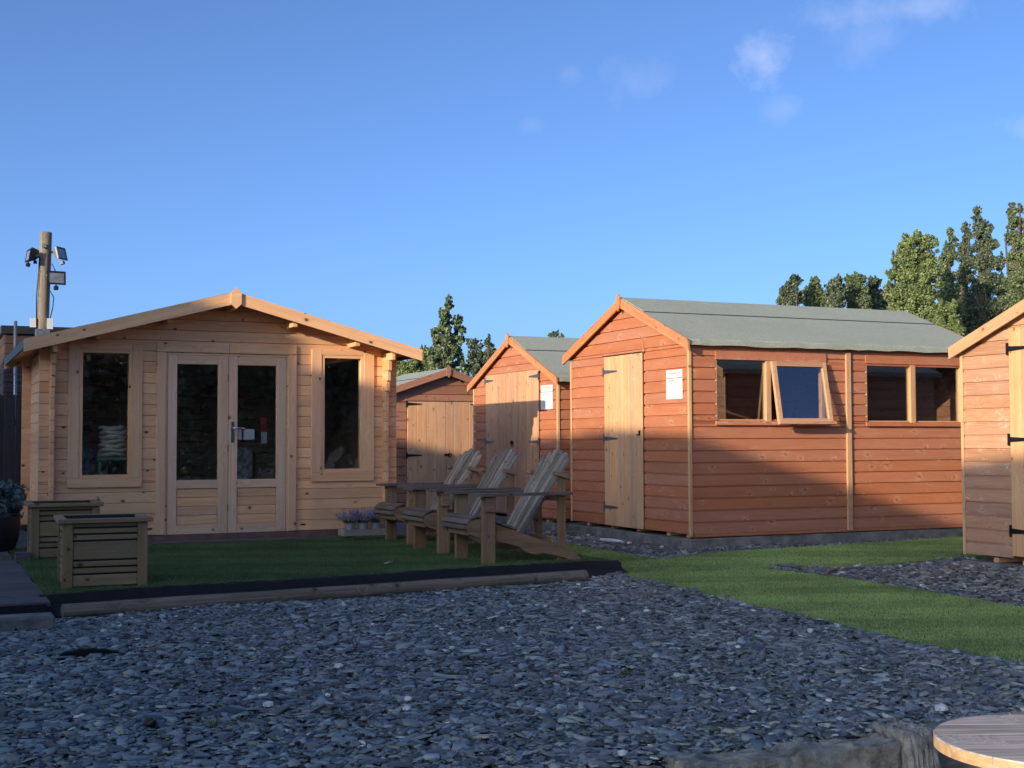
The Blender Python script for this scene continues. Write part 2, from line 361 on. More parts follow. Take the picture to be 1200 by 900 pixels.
def text_obj(name, parent, mat, s, mw, size, width=None):
    cu = bpy.data.curves.new('txt', 'FONT'); cu.body = s; cu.size = size; cu.align_x = 'CENTER'; cu.align_y = 'CENTER'
    t = bpy.data.objects.new('txt', cu); COL.objects.link(t); dg = bpy.context.evaluated_depsgraph_get(); dg.update()
    me = bpy.data.meshes.new_from_object(t.evaluated_get(dg)); bpy.data.objects.remove(t)
    if width:
        xs = [q.co.x for q in me.vertices]; k = width / max(1e-6, max(xs) - min(xs))
        for q in me.vertices: q.co.x *= k
    me.materials.clear()
    return link(name, me, mat, parent, mw)

# cladding: one mesh per board ------------------------------------------------
def board(name, parent, mat, fr, a0, a1, b0, b1, z0, z1, t, style):
    """Board on wall frame fr (matrix: x along wall, -y outward): bottom edge a0..a1, top edge b0..b1."""
    h = z1 - z0
    if style == 'ship': prof = [(-t, 0), (-t, h - .018), (-t + .0145, h - .0140), (-t + .0145, h + .006), (0, h + .006), (0, 0)]
    else: prof = [(-t + .007, 0), (-t, .004), (-t, h - .006), (-t + .007, h - .002), (0, h), (0, 0)]
    v = []
    for side in (0, 1):
        for y, z in prof:
            k = min(1, max(0, z / h)); u = (a0 + (b0 - a0) * k) if side == 0 else (a1 + (b1 - a1) * k)
            v.append((u - a0, y, z))
    f = [(0, 1, 2, 3, 4, 5)[::-1], (6, 7, 8, 9, 10, 11)] + [(i, (i + 1) % 6, (i + 1) % 6 + 6, i + 6) for i in range(6)]
    f = [q[::-1] for q in f]
    return link(name, mesh(name, v, f), mat, parent, fr @ Matrix.Translation((a0, 0, z0)))
def clad(name, parent, mat, fr, L, z0, z1, h, t, openings=(), gable=None, style='ship', jig=.0):
    """Courses of boards over a wall; openings (u0,u1,z0,z1); gable=(uc, zr, slope)."""
    def rng(z):
        if gable is None: return 0, L
        uc, zr, s = gable; d = max(0.004, (zr - z) / s); return max(0, uc - d), min(L, uc + d)
    z = z0; top = z1 if gable is None else gable[1] - .02
    while z < top - .02:
        zt = min(z + h, top)
        cuts = sorted({z, zt} | {q for o in openings for q in o[2:4] if z + .012 < q < zt - .012})
        for c0, c1 in zip(cuts[:-1], cuts[1:]):
            mid = (c0 + c1) / 2; A = rng(c0); B = rng(c1); segs = [(0.0, L)]
            for o in openings:
                if o[2] < mid < o[3]:
                    ns = []
                    for s0, s1 in segs:
                        if o[0] > s0: ns.append((s0, min(s1, o[0])))
                        if o[1] < s1: ns.append((max(s0, o[1]), s1))
                    segs = [q for q in ns if q[1] - q[0] > .012]
            for s0, s1 in segs:
                a0, a1, b0, b1 = max(s0, A[0]), min(s1, A[1]), max(s0, B[0]), min(s1, B[1])
                if a1 - a0 < .012: continue
                if b1 - b0 < .006: m_ = (max(a0, min(a1, (b0 + b1) / 2))); b0, b1 = m_ - .003, m_ + .003
                board(name, parent, mat, fr, a0, a1, b0, b1, c0, c1 - (.0008 if style == 'ship' else 0), t, style)
        z = zt
def frame(x, y, z=0, rz=0): return Matrix.Translation((x, y, z)) @ Matrix.Rotation(rz, 4, 'Z')
def slope_board(name, parent, mat, p0, p1, drop, y0, y1):
    """Barge board from ridge p0=(x,z) to tip p1, plumb cut ends, grain along the slope."""
    a = math.atan2(p1[1] - p0[1], p1[0] - p0[0]); ca, sa = math.cos(a), math.sin(a); q = []
    for x, z in (p0, p1, (p1[0], p1[1] - drop), (p0[0], p0[1] - drop)):
        dx, dz = x - p0[0], z - p0[1]; q.append((dx * ca + dz * sa, -dx * sa + dz * ca))
    Mw = Matrix.Translation((p0[0], 0, p0[1])) @ Matrix.Rotation(-a, 4, 'Y')
    return prism(name, parent, mat, q, y0, y1, Mw)

# ------------------------------------------------------------------ ground
def sm(a, b, x):
    t = min(1, max(0, (x - a) / (b - a))); return t * t * (3 - 2 * t)
def gz(x, y): return -.09 + .055 * sm(5.3, 6.3, x) * sm(8.9, 10.4, y)
def gz_np(x, y):
    s = lambda a, b, q: (lambda t: t * t * (3 - 2 * t))(np.clip((q - a) / (b - a), 0, 1)); return -.09 + .055 * s(5.3, 6.3, x) * s(8.9, 10.4, y)
KERB_Y = 3.86
xs = [-900, -60, -20, -6, -2] + [i * .5 for i in range(-2, 26)] + [14, 18, 30, 80, 900]
ysx = [-900, -40, -12, 0, 2, KERB_Y - .08, KERB_Y - .02, KERB_Y + .3] + [4.5 + i * .5 for i in range(0, 24)] + [18, 24, 40, 120, 900]
v = []; f = []
for y in ysx:
    for x in xs: v.append((x, y, (gz(x, y) - .025) if y > KERB_Y - .05 else -.55))
nx = len(xs)
for j in range(len(ysx) - 1):
    for i in range(nx - 1): f.append((j * nx + i, j * nx + i + 1, (j + 1) * nx + i + 1, (j + 1) * nx + i))
tag(link('ground', mesh('ground', v, f), M['ground']), kind='structure')

def inpoly(px, py, poly):
    ins = np.zeros(len(px), bool); n = len(poly)
    for i in range(n):
        x0, y0 = poly[i]; x1, y1 = poly[(i + 1) % n]
        c = ((y0 > py) != (y1 > py)) & (px < (x1 - x0) * (py - y0) / (y1 - y0 + 1e-12) + x0); ins ^= c
    return ins
PLAT = [(.74, 9.0), (1.41, 9.17), (2.4, 9.22), (3.2, 9.36), (4.0, 9.48), (5.0, 9.58), (5.22, 9.50), (5.22, 13.1), (.74, 13.1)]
PATH = [(5.22, 9.36), (5.11, 9.11), (5.03, 8.15), (4.97, 7.51), (4.95, 7.01), (4.91, 6.5), (4.88, 6.07), (4.86, 5.68), (4.84, 5.33), (4.84, 4.9), (4.86, 3.95),
        (6.32, 3.95), (6.38, 5.2), (6.43, 6.3), (6.48, 6.73), (6.50, 7.15), (6.52, 7.62), (6.57, 8.26), (6.51, 8.72), (6.42, 9.15),
        (6.71, 9.22), (6.88, 9.08), (6.99, 8.84), (7.36, 9.0), (7.65, 9.04), (8.15, 9.10), (8.75, 9.22), (12.5, 9.25),
        (12.5, 10.8), (10.15, 10.62), (9.09, 10.44), (8.34, 10.34), (7.65, 10.26), (7.05, 10.22), (6.63, 10.15), (6.26, 10.03), (6.02, 9.97), (5.9, 10.12), (5.91, 10.62), (5.92, 11.14), (5.97, 12.6), (5.22, 12.6)]
def sheet(name, poly, zf, thick, mat):
    bm = bmesh.new(); vs = [bm.verts.new((x, y, 0)) for x, y in poly]; fc = bm.faces.new(vs)
    bmesh.ops.triangulate(bm, faces=[fc])
    for _ in range(4):
        long = [e for e in bm.edges if e.calc_length() > .5]
        if not long: break
        bmesh.ops.subdivide_edges(bm, edges=long, cuts=1, use_grid_fill=False); bmesh.ops.triangulate(bm, faces=bm.faces[:])
    for q in bm.verts: q.co.z = zf(q.co.x, q.co.y)
    bmesh.ops.recalc_face_normals(bm, faces=bm.faces)
    if bm.faces[:][0].normal.z < 0: bmesh.ops.reverse_faces(bm, faces=bm.faces[:])
    r = bmesh.ops.extrude_face_region(bm, geom=bm.faces[:])
    for q in r['geom']:
        if isinstance(q, bmesh.types.BMVert): q.co.z += thick
    bmesh.ops.recalc_face_normals(bm, faces=bm.faces)
    me = bpy.data.meshes.new(name); bm.to_mesh(me); bm.free(); return link(name, me, mat)
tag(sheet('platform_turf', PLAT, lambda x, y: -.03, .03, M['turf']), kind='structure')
tag(sheet('turf_path', PATH, lambda x, y: gz(x, y) - .02, .032, M['path_turf']), kind='structure')

def camera_cull(x, y, z, mx=.16, my=.2):
    """Keep what the photograph's view (with a margin for a step to the side) can see."""
    d = np.stack([x, y, z - 1.0], -1); zz = d @ np.array(_F); u = d @ np.array(_R2) / zz; q = d @ np.array(_U2) / zz
    return (zz > .5) & (np.abs(u) < .3924 * (1 + mx)) & (np.abs(q) < .2943 * (1 + my))
def sample(poly, dens):
    P = np.array(poly); lo, hi = P.min(0), P.max(0); n = int((hi - lo).prod() * dens); x = nr.uniform(lo[0], hi[0], n); y = nr.uniform(lo[1], hi[1], n)
    k = inpoly(x, y, poly); return x[k], y[k]

def blades(name, poly, zf, dens, hgt, c0, c1, exclude=()):
    x, y = sample(poly, dens); z = zf(x, y); k = camera_cull(x, y, z)
    x, y, z = x[k], y[k], z[k]; n = len(x); a = nr.uniform(0, 2 * np.pi, n); h = hgt * nr.uniform(.6, 1.25, n); wd = nr.uniform(.0022, .0045, n)
    lean = h * nr.uniform(0, .9, n); la = nr.uniform(0, 2 * np.pi, n) * .5 + 1.2
    V = np.zeros((n, 3, 3)); V[:, 0] = np.stack([x - np.cos(a) * wd, y - np.sin(a) * wd, z], -1); V[:, 1] = np.stack([x + np.cos(a) * wd, y + np.sin(a) * wd, z], -1)
    V[:, 2] = np.stack([x + np.cos(la) * lean, y + np.sin(la) * lean, z + h * .85], -1)
    t = nr.random((n, 1)); patch = (1 + .16 * np.sin(x * 2.1 + 1.3 * np.sin(y * 1.7)) * np.cos(y * 1.3) + .10 * np.sin(x * 9.3 + 2 * np.sin(y * 5.1)) * np.sin(y * 7.7 + x * 2) + .10 * np.sign(np.sin((x * .3 + y) * 7.2)))[:, None]
    C = (np.array(c0) * (1 - t) + np.array(c1) * t) * patch
    dead = nr.random(n) < .05; C[dead] = np.array((.14, .12, .05)) * nr.uniform(.6, 1.2, (dead.sum(), 1))
    o = link(name, arrays_mesh(name, V.reshape(-1, 3), [np.arange(3 * n).reshape(n, 3)], C), M['blade'])
    return tag(o, kind='stuff')
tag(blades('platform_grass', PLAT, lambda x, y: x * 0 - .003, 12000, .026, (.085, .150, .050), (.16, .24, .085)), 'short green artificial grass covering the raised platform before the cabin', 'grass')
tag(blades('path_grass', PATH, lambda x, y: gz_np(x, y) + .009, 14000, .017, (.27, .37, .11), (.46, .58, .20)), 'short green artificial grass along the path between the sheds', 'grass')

# slate chippings -------------------------------------------------------------
def slate_heap(name, polys, dens, label, holes=(), smin=.5):
    X, Y = [], []
    for p in polys:
        a, b = sample(p, dens); k = np.ones(len(a), bool)
        for hcut in holes: k &= ~inpoly(a, b, hcut)
        X.append(a[k]); Y.append(b[k])
    x, y = np.concatenate(X), np.concatenate(Y); x = x + nr.normal(0, .018, len(x)); y = y + nr.normal(0, .018, len(y)); st_ = nr.random(len(x)) < .006; x[st_] += nr.normal(0, .12, st_.sum()); y[st_] += nr.normal(0, .12, st_.sum())
    z = gz_np(x, y) + st_ * .012; k = camera_cull(x, y, z); x, y, z = x[k], y[k], z[k]; n = len(x)
    K = 6; s = np.clip(nr.lognormal(-3.90, .45, n), .009, .060)             # half-length, metres
    asp = nr.uniform(.4, .85, n); th = s * nr.uniform(.06, .17, n) + .0015
    ang = np.sort(nr.uniform(0, 2 * np.pi, (n, K)) * .35 + np.linspace(0, 2 * np.pi, K, endpoint=False)[None], 1)
    rad = nr.uniform(.65, 1.1, (n, K)); px = np.cos(ang) * rad * s[:, None]; py = np.sin(ang) * rad * (s * asp)[:, None]
    top = np.stack([px * .93, py * .93, np.repeat(th[:, None], K, 1) / 2 + nr.uniform(-.15, .15, (n, K)) * th[:, None]], -1)
    bot = np.stack([px, py, -np.repeat(th[:, None], K, 1) / 2], -1); P = np.concatenate([top, bot], 1)
    rz = nr.uniform(0, 2 * np.pi, n); tx = nr.normal(0, .15, n); ty = nr.normal(0, .15, n)
    steep = nr.random(n) < .06; tx[steep] = nr.normal(0, .6, steep.sum())
    cz, sz, cx, sx, cy, sy = np.cos(rz), np.sin(rz), np.cos(tx), np.sin(tx), np.cos(ty), np.sin(ty)
    Rz = np.stack([np.stack([cz, -sz, cz * 0], -1), np.stack([sz, cz, cz * 0], -1), np.stack([cz * 0, cz * 0, cz * 0 + 1], -1)], 1)
    Rx = np.stack([np.stack([cx * 0 + 1, cx * 0, cx * 0], -1), np.stack([cx * 0, cx, -sx], -1), np.stack([cx * 0, sx, cx], -1)], 1)
    Ry = np.stack([np.stack([cy, cy * 0, sy], -1), np.stack([cy * 0, cy * 0 + 1, cy * 0], -1), np.stack([-sy, cy * 0, cy], -1)], 1)
    P = np.einsum('nij,nkj->nki', Rx @ Ry @ Rz, P)
    lump = .012 * np.sin(x * 3.1 + y) * np.cos(y * 2.3 - x * .7)
    P += np.stack([x, y, z - .012 + nr.uniform(0, .03, n) + lump + s * .1], -1)[:, None]
    base = (np.arange(n) * 2 * K)[:, None]; i = np.arange(K); j = (i + 1) % K
    Ft = base + i[None]; Fs = np.stack([base + i, base + i + K, base + j + K, base + j], -1).reshape(-1, 4)
    pal = np.array([(.205, .215, .235), (.150, .162, .192), (.255, .265, .275), (.275, .280, .265), (.215, .215, .220), (.085, .09, .10), (.36, .365, .345), (.28, .25, .20), (.52, .51, .48)])
    pr_ = np.array([.28, .2, .15, .12, .1, .07, .05, .03, .016]); C = pal[nr.choice(len(pal), n, p=pr_ / pr_.sum())] * nr.uniform(.4, 1.75, (n, 1)) * np.array([1.08, 1.14, .98])
    C = np.concatenate([C, np.repeat(C * .85, K, 0)])
    me = arrays_mesh(name, P.reshape(-1, 3), [Ft, Fs], C)
    return tag(link(name, me, M['slate']), label, 'slate chippings', kind='stuff')
FRONT = [(-1.4, KERB_Y + .02), (4.85, KERB_Y + .02)] + [(x - .01, y) for x, y in PATH[1:11]][::-1] + [(5.1, 9.13), (5.2, 9.40), (4.9, 9.2), (4.6, 9.0), (2.7, 8.76), (.8, 8.54), (-1.4, 8.3)]
BED = [(5.95, 13.2), (5.95, 11.98), (5.92, 11.14), (5.9, 10.62), (5.9, 10.15), (6.02, 9.98), (6.26, 10.04), (6.63, 10.16), (7.05, 10.23), (7.65, 10.27), (8.34, 10.35), (9.09, 10.45), (10.15, 10.63), (11.2, 10.7), (11.2, 10.75), (6.5, 10.72), (6.5, 13.2)]
RIGHTBED = [(6.34, 3.95), (6.39, 5.2), (6.44, 6.3), (6.49, 6.73), (6.51, 7.15), (6.53, 7.62), (6.58, 8.26), (6.52, 8.72), (6.44, 9.14), (6.71, 9.21), (6.87, 9.07), (6.98, 8.83), (7.36, 8.99), (7.65, 9.03), (8.15, 9.09), (8.6, 9.18), (8.6, 3.95)]
slate_heap('slate_gravel', [FRONT], 4700, 'blue grey slate chippings spread in front of the wooden platform')
slate_heap('slate_gravel', [RIGHTBED], 2600, 'slate chippings in the corner bed by the rightmost shed')
slate_heap('slate_gravel', [BED], 2600, 'narrow strip of slate chippings along the big shed base')

# white pebbles ---------------------------------------------------------------
def stone_mesh(seed, flat=.65):
    q = random.Random(seed); bm = bmesh.new(); bmesh.ops.create_icosphere(bm, subdivisions=1, radius=1)
    for p in bm.verts: p.co *= q.uniform(.7, 1.15); p.co.z *= flat
    me = bpy.data.meshes.new('stone'); bm.to_mesh(me); bm.free(); me.materials.append(M['pebble']); return me
stones = [stone_mesh(i) for i in range(5)]
for i, (x, y, r) in enumerate([(4.52, 5.99, .022), (1.28, 5.24, .024), (1.82, 6.04, .026), (2.65, 6.71, .013), (3.01, 6.82, .016), (3.65, 7.58, .018), (3.76, 7.25, .017), (3.81, 6.85, .017),
                               (4.09, 7.06, .018), (3.54, 6.64, .020), (1.75, 4.9, .018), (1.82, 5.08, .02), (2.46, 6.2, .02), (2.41, 7.33, .014), (2.18, 3.93, .022), (3.80, 5.63, .016), (4.86 - .08, 6.08, .014),
                               (4.17, 8.25, .016), (4.41, 8.6, .016), (3.19, 4.77, .017), (1.56, 5.34, .016), (2.7, 4.92, .012), (3.4, 6.71, .013), (3.37, 4.35, .013),
                               (6.26, 11.12, .028), (6.38, 10.71, .02), (6.44, 12.31, .022), (6.42 + .2, 7.45, .02), (6.87, 7.29, .02), (7.2, 7.9, .018), (7.5, 8.7, .018), (3.66, 4.02, .030)]):
    o = link('white_pebble', stones[i % 5], None); o.location = (x, y, gz(x, y) + .026 + .012 * math.sin(x * 3.1 + y) * math.cos(y * 2.3 - x * .7) + r * .3); o.scale = (r * 1.15, r * rnd.uniform(.75, 1.1), r); o.rotation_euler = (0, 0, rnd.uniform(0, 6))
    tag(o, 'small white quartz pebble lying among the dark slate chips', 'pebble', 'white pebbles scattered over the slate')

# ------------------------------------------------------------------ sheds
def hinge(parent, x, z, length, flip=1, mat='galv', y=-.022):
    """T hinge on a front wall: tapering strap and cross plate."""
    pr = prism('hinge', parent, M[mat], [(x, z + .022), (x + flip * length, z + .007), (x + flip * length, z - .007), (x, z - .022)], y - .006, y)
    mbox('hinge_plate', pr, M[mat], [(x - flip * .012 - .011, x - flip * .012 + .011, y - .007, y - .0005, z - .05, z + .05)])
    return pr
def plank_door(name, shed, x0, x1, z0, z1, n, mat, y=-.019, t=.016, hinges=(), hz=(), hmat='galv', hl=.3, flip=1, widths=None):
    d = mbox(name, shed, M['redwood_dim'], [(x0 + .01, x1 - .01, y + .0, y + .012, z0 + .01, z1 - .01)])
    wd = (x1 - x0) / n
    for i in range(n): bx('plank', d, mat, x0 + i * wd + .0012, x0 + (i + 1) * wd - .0012, y - t, y, z0, z1, 'z', .004)
    for z in hz: hinge(d, x0 if flip > 0 else x1, z, hl, flip, hmat, y - t)
    return d
def hasp(parent, x, z, y):
    b = mbox('hasp', parent, M['iron'], [(x - .05, x + .035, y - .006, y - .0005, z - .018, z + .018)])
    v, f = tube([(x + .03 + .03 * math.cos(t), y - .02, z - .005 + .03 * math.sin(t)) for t in [i * math.pi / 5 for i in range(11)]], .006, 6)
    link('padlock_ring', mesh('ring', v, f, True), M['iron'], b); return b
def notice(label, mw, w, h, l1, l2, l3):
    """Sheet pinned to a wall; its own frame: x right, z up, -y outward, origin at the lower left corner."""
    t = thing('notice', label, 'notice'); t.matrix_basis = mw
    mbox('paper_sheet', t, M['paper'], [(0, w, -.004, 0, 0, h)])
    T = Matrix.Rotation(R(90), 4, 'X')
    text_obj('lettering', t, M['ink'], l1, Matrix.Translation((w * .5, -.0055, h * .885)) @ T, h * .085, w * .78)
    text_obj('lettering', t, M['ink'], l2, Matrix.Translation((w * .52, -.0055, h * .785)) @ T, h * .07, w * .42)
    mbox('printed_rule', t, M['ink'], [(0, w, -.0056, -.004, h * .705, h * .725)])
    text_obj('lettering', t, M['ink'], l3, Matrix.Translation((w * .3, -.0055, h * .635)) @ T, h * .055, w * .42)
    ls = []
    for i, (a, b) in enumerate([(.08, .2), (.1, .55), (.08, .78), (.12, .86), (.1, .7), (.1, .62), (.1, .8), (.12, .5)]):
        z = h * (.56 - i * .062); ls.append((w * a, w * b, -.0052, -.004, z, z + h * .012))
    o = mbox('printed_lines', t, M['greyink'], ls); return t
def roof(shed, W, over, y0, y1, zr, slope, felt, barge, barge_drop=.10, seam=.34, deck=M['redwood_dim'], fin=True, tipx=None, fold=.06):
    """Gable roof, ridge along y at x = W/2: deck, felt strips, barge boards, finial."""
    c = W / 2; e = c + over; tz = zr - slope * e
    for s in (-1, 1):
        X = lambda u: c + s * u
        q = [(X(0), zr - .006), (X(e - .01), tz - .006 + .01 * slope), (X(e - .01), tz - .022), (X(0), zr - .022)]
        prism('roof_deck', shed, deck, q, y0 + .02, y1 - .02)
        um = e * (1 - seam) if seam else 0
        us = e * seam
        # upper strip laps over the lower one
        prism('felt_strip', shed, felt, [(X(us - .05), zr - slope * (us - .05)), (X(e), tz), (X(e + .012), tz - .012), (X(e + .012), tz - fold), (X(e + .006), tz - fold), (X(e + .002), tz - .016), (X(us - .05), zr - slope * (us - .05) - .005)], y0 - .012, y1 + .012, None, 30, .006, (2, 3, 4))
        prism('felt_strip', shed, felt, [(X(-.0), zr + .008), (X(us), zr - slope * us + .0065), (X(us), zr - slope * us + .0012), (X(-.0), zr - .002)], y0 - .014, y1 + .014)
        prism('lap_seam', shed, M['gutter'], [(X(us + .001), zr - slope * us + .0068), (X(us + .014), zr - slope * (us + .013) + .0068), (X(us + .014), zr - slope * (us + .013) - .003), (X(us + .001), zr - slope * us - .003)], y0 - .0125, y1 + .0125)
        tx = e + .05 if tipx is None else tipx; tzz = zr - slope * tx
        slope_board('barge_board', shed, barge, (X(0), zr + .0), (X(tx), tzz), barge_drop, y0 - .034, y0 - .014)
        slope_board('barge_board', shed, barge, (X(0), zr + .0), (X(tx), tzz), barge_drop, y1 + .014, y1 + .034)
    if fin:
        f = [(c - .035, zr + .015), (c, zr + .045), (c + .035, zr + .015), (c + .035, zr - .09), (c, zr - .14), (c - .035, zr - .09)]
        prism('finial', shed, barge, f, y0 - .052, y0 - .035)
def concrete_base(label, mw, boxes, bearers):
    t = thing('concrete_plinth', label, 'plinth'); t.matrix_basis = mw
    me = mbox('slab', t, M['concrete'], [boxes]); bm = bmesh.new(); bm.from_mesh(me.data)
    bmesh.ops.bevel(bm, geom=bm.edges[:], offset=.012, segments=2, affect='EDGES'); bmesh.ops.subdivide_edges(bm, edges=[e for e in bm.edges if e.calc_length() > .5], cuts=20)
    for q in bm.verts: q.co += Vector((rnd.uniform(-.006, .006), rnd.uniform(-.006, .006), rnd.uniform(-.004, .004)))
    bm.to_mesh(me.data); bm.free()
    for b in bearers: bx('bearer', t, M['deal'], *b, ax='y')
    return t
RZ = -math.pi / 2
def shed_frame(X, Yleft): return frame(X, Yleft, 0, RZ)

# --- the big workshop shed (local x runs towards -Y, local y towards +X)
W, L = 2.44, 3.66
big = thing('timber_shed', 'largest red-brown shed with long green felt roof, side windows and narrow pale door', 'shed', (6.642, 13.053, 0), RZ)
FR = frame(0, 0); SR = frame(W, 0, 0, math.pi / 2); SL = frame(0, L, 0, -math.pi / 2); BK = frame(W, L, 0, math.pi)
DX0, DX1, DZ0, DZ1 = .794, 1.598, .105, 1.885
gab = (W / 2, 2.475 - .035, .395)
clad('gable_board', big, M['redwood'], FR, W, .11, 1.9, .1135, .017, [(DX0 - .008, DX1 + .008, .10, DZ1 + .01)], gab)
W1 = (.285, 1.572, 1.186, 1.772); W2 = (2.087, 3.366, 1.178, 1.770)
clad('side_board', big, M['redwood'], SR, L, .11, 1.90, .1135, .017, [W1, W2])
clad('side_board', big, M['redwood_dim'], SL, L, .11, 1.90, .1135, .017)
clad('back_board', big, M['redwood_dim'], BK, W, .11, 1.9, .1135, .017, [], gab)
mbox('floor', big, M['redwood_dim'], [(.02, W - .02, .02, L - .02, .106, .125)])
roof(big, W, .08, -.048, L + .02, 2.475, .395, M['felt'], M['red_trim'], .10, .36, tipx=1.33)
bx('corner_strip', big, M['pale_trim'], W + .001, W + .030, -.028, .006, .085, 1.895, 'z')
bx('corner_strip', big, M['pale_trim'], -.018, .012, -.030, -.0175, .10, 1.88, 'z')
dr = plank_door('door', big, DX0, DX1, DZ0, DZ1, 6, M['deal'], hz=(1.725, 1.02, .30), hl=.29)
bx('door_head', big, M['redwood'], DX0 - .06, DX1 + .04, -.030, -.0175, DZ1 + .012, DZ1 + .035, 'x')
bx('cover_strip', big, M['redwood'], DX1 + .010, DX1 + .022, -.031, -.0175, DZ1 + .0, 2.0, 'z')
mbox('latch', dr, M['iron'], [(1.50, 1.56, -.048, -.035, 1.05, 1.062), (1.545, 1.56, -.05, -.035, 1.06, 1.10)])
bx('sill_board', big, M['redwood'], W + .002, W + .015, .035, L, .078, .1085, 'y')
def shed_window(shed, u0, u1, z0, z1, sash_from=None, mull=None, xw=W):
    win = mbox('window', shed, M['redwood'], [(xw + .018, xw + .030, u0 - .01, u1 + .01, z1 + .004, z1 + .088), (xw + .018, xw + .040, u0 - .012, u1 + .012, z0 - .042, z0 - .004)])
    m0, m1 = mull
    bx('jamb', win, M['frame_orange'], xw - .035, xw + .014, u0 + .001, u0 + .016, z0 + .0, z1 + .0, 'z')
    bx('jamb', win, M['frame_orange'], xw - .035, xw + .018, u1 - .042, u1 - .001, z0, z1, 'z')
    bx('mullion', win, M['frame_orange'], xw - .035, xw + .022, m0, m1, z0 - .01, z1 + .006, 'z')
    bx('inner_sill', win, M['frame_orange'], xw - .04, xw - .002, u0 + .017, u1 - .043, z0, z0 + .014, 'y')
    mbox('pane', win, M['glass'], [(xw - .016, xw - .012, u0 + .018, m0 - .002, z0 + .002, z1 - .002)])
    if not sash_from: mbox('pane', win, M['glass'], [(xw - .016, xw - .012, m1 + .002, u1 - .044, z0 + .002, z1 - .002)])
    return win
wn1 = shed_window(big, *W1, sash_from=True, mull=(.862, .922))
wn2 = shed_window(big, *W2, mull=(2.657, 2.725))
bx('cover_strip', big, M['frame_orange'], W + .0175, W + .040, 1.822, 1.882, .09, 1.875, 'z')
# top-hung sash, its lower edge pushed out
sw, sh = .645, .60; u0 = .905
sash = mbox('sash', wn1, M['frame_orange'], [(0, .045, -.034, 0, -sh, 0)])
sash.matrix_basis = Matrix.Translation((W + .030, u0, 1.765)) @ Matrix.Rotation(math.pi / 2, 4, 'Z') @ Matrix.Rotation(R(-10.5), 4, 'X')
mbox('stile', sash, M['frame_orange'], [(sw - .045, sw, -.034, 0, -sh, 0)])
mbox('rail', sash, M['redwood_light'], [(.046, sw - .046, -.036, 0, -.05, .001)]); mbox('drip_rail', sash, M['redwood_light'], [(.0, sw + .03, -.046, -.004, -sh - .028, -sh - .001)])
mbox('rail', sash, M['redwood_light'], [(.046, sw - .046, -.030, -.004, -sh, -sh + .03)])
mbox('pane', sash, M['glass'], [(.046, sw - .046, -.018, -.014, -sh + .03, -.05)])
mbox('stay', sash, M['galv'], [(.33, .345, -.002, .11, -sh + .03, -sh + .042)])
concrete_base('concrete plinth under the largest shed with dark gaps between bearers', shed_frame(6.642, 13.053), (-.03, W + .05, -.05, L + .1, -.2, .068),
              [(.3, .36, .01, L, .071, .104), (.85, .91, .01, L, .071, .104), (1.4, 1.46, .01, L, .071, .104), (1.98, 2.04, .01, L, .071, .104), (2.34, 2.40, .01, L, .071, .104)])
notice('white printed notice beside the narrow pale door of the largest shed', shed_frame(6.642, 13.053) @ Matrix.Translation((2.05, -.019, 1.398)), .295, .283, '12ft Workshop Plus', "12' x 8'", 'STANDARD')

# --- second shed, further back, double doors
W, L = 2.45, 2.4
s2 = thing('timber_shed', 'middle red-brown shed with pale double doors, steep gable and notice on the right', 'shed', (6.6, 15.794, 0), RZ)
FR = frame(0, 0); SR = frame(W, 0, 0, math.pi / 2); SL = frame(0, L, 0, -math.pi / 2)
gab = (W / 2, 2.285 - .035, .42)
D = (.418, 1.235, 1.985)
clad('gable_board', s2, M['redwood'], FR, W, .11, 1.75, .1135, .017, [(D[0] - .006, D[2] + .006, .1, 1.842)], gab)
clad('side_board', s2, M['redwood'], SR, L, .11, 1.76, .1135, .017)
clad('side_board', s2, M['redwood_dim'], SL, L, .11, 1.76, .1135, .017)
mbox('back_wall', s2, M['redwood_dim'], [(0, W, L - .02, L, .11, 1.75)])
mbox('floor', s2, M['redwood_dim'], [(.02, W - .02, .02, L - .03, .085, .108)])
roof(s2, W, .08, -.046, L + .02, 2.278, .42, M['felt'], M['red_trim'], .085, .36, tipx=1.33)
bx('corner_strip', s2, M['pale_trim'], W + .001, W + .026, -.026, .006, .085, 1.74, 'z')
bx('corner_strip', s2, M['pale_trim'], -.018, .010, -.028, -.0175, .10, 1.70, 'z')
d = plank_door('door', s2, D[0], D[1] - .003, .105, 1.836, 7, M['deal_red'], hz=(1.76, .985, .28), hl=.25)
d = plank_door('door', s2, D[1] + .003, D[2], .105, 1.836, 7, M['deal_red'], hz=(1.76, .985, .28), hl=.25, flip=-1)
hasp(d, 1.245, .975, -.036)
concrete_base('concrete plinth under the middle shed with double doors', shed_frame(6.6, 15.794), (-.02, W + .04, -.05, L, -.2, .062),
              [(.3, .36, .01, L, .063, .084), (1.2, 1.26, .01, L, .063, .084), (2.1, 2.16, .01, L, .063, .084)])
notice('white printed notice right of the double doors on the middle shed', shed_frame(6.6, 15.794) @ Matrix.Translation((2.035, -.019, 1.362)), .31, .28, '8 Workshop', "10'    8'", 'STANDARD')

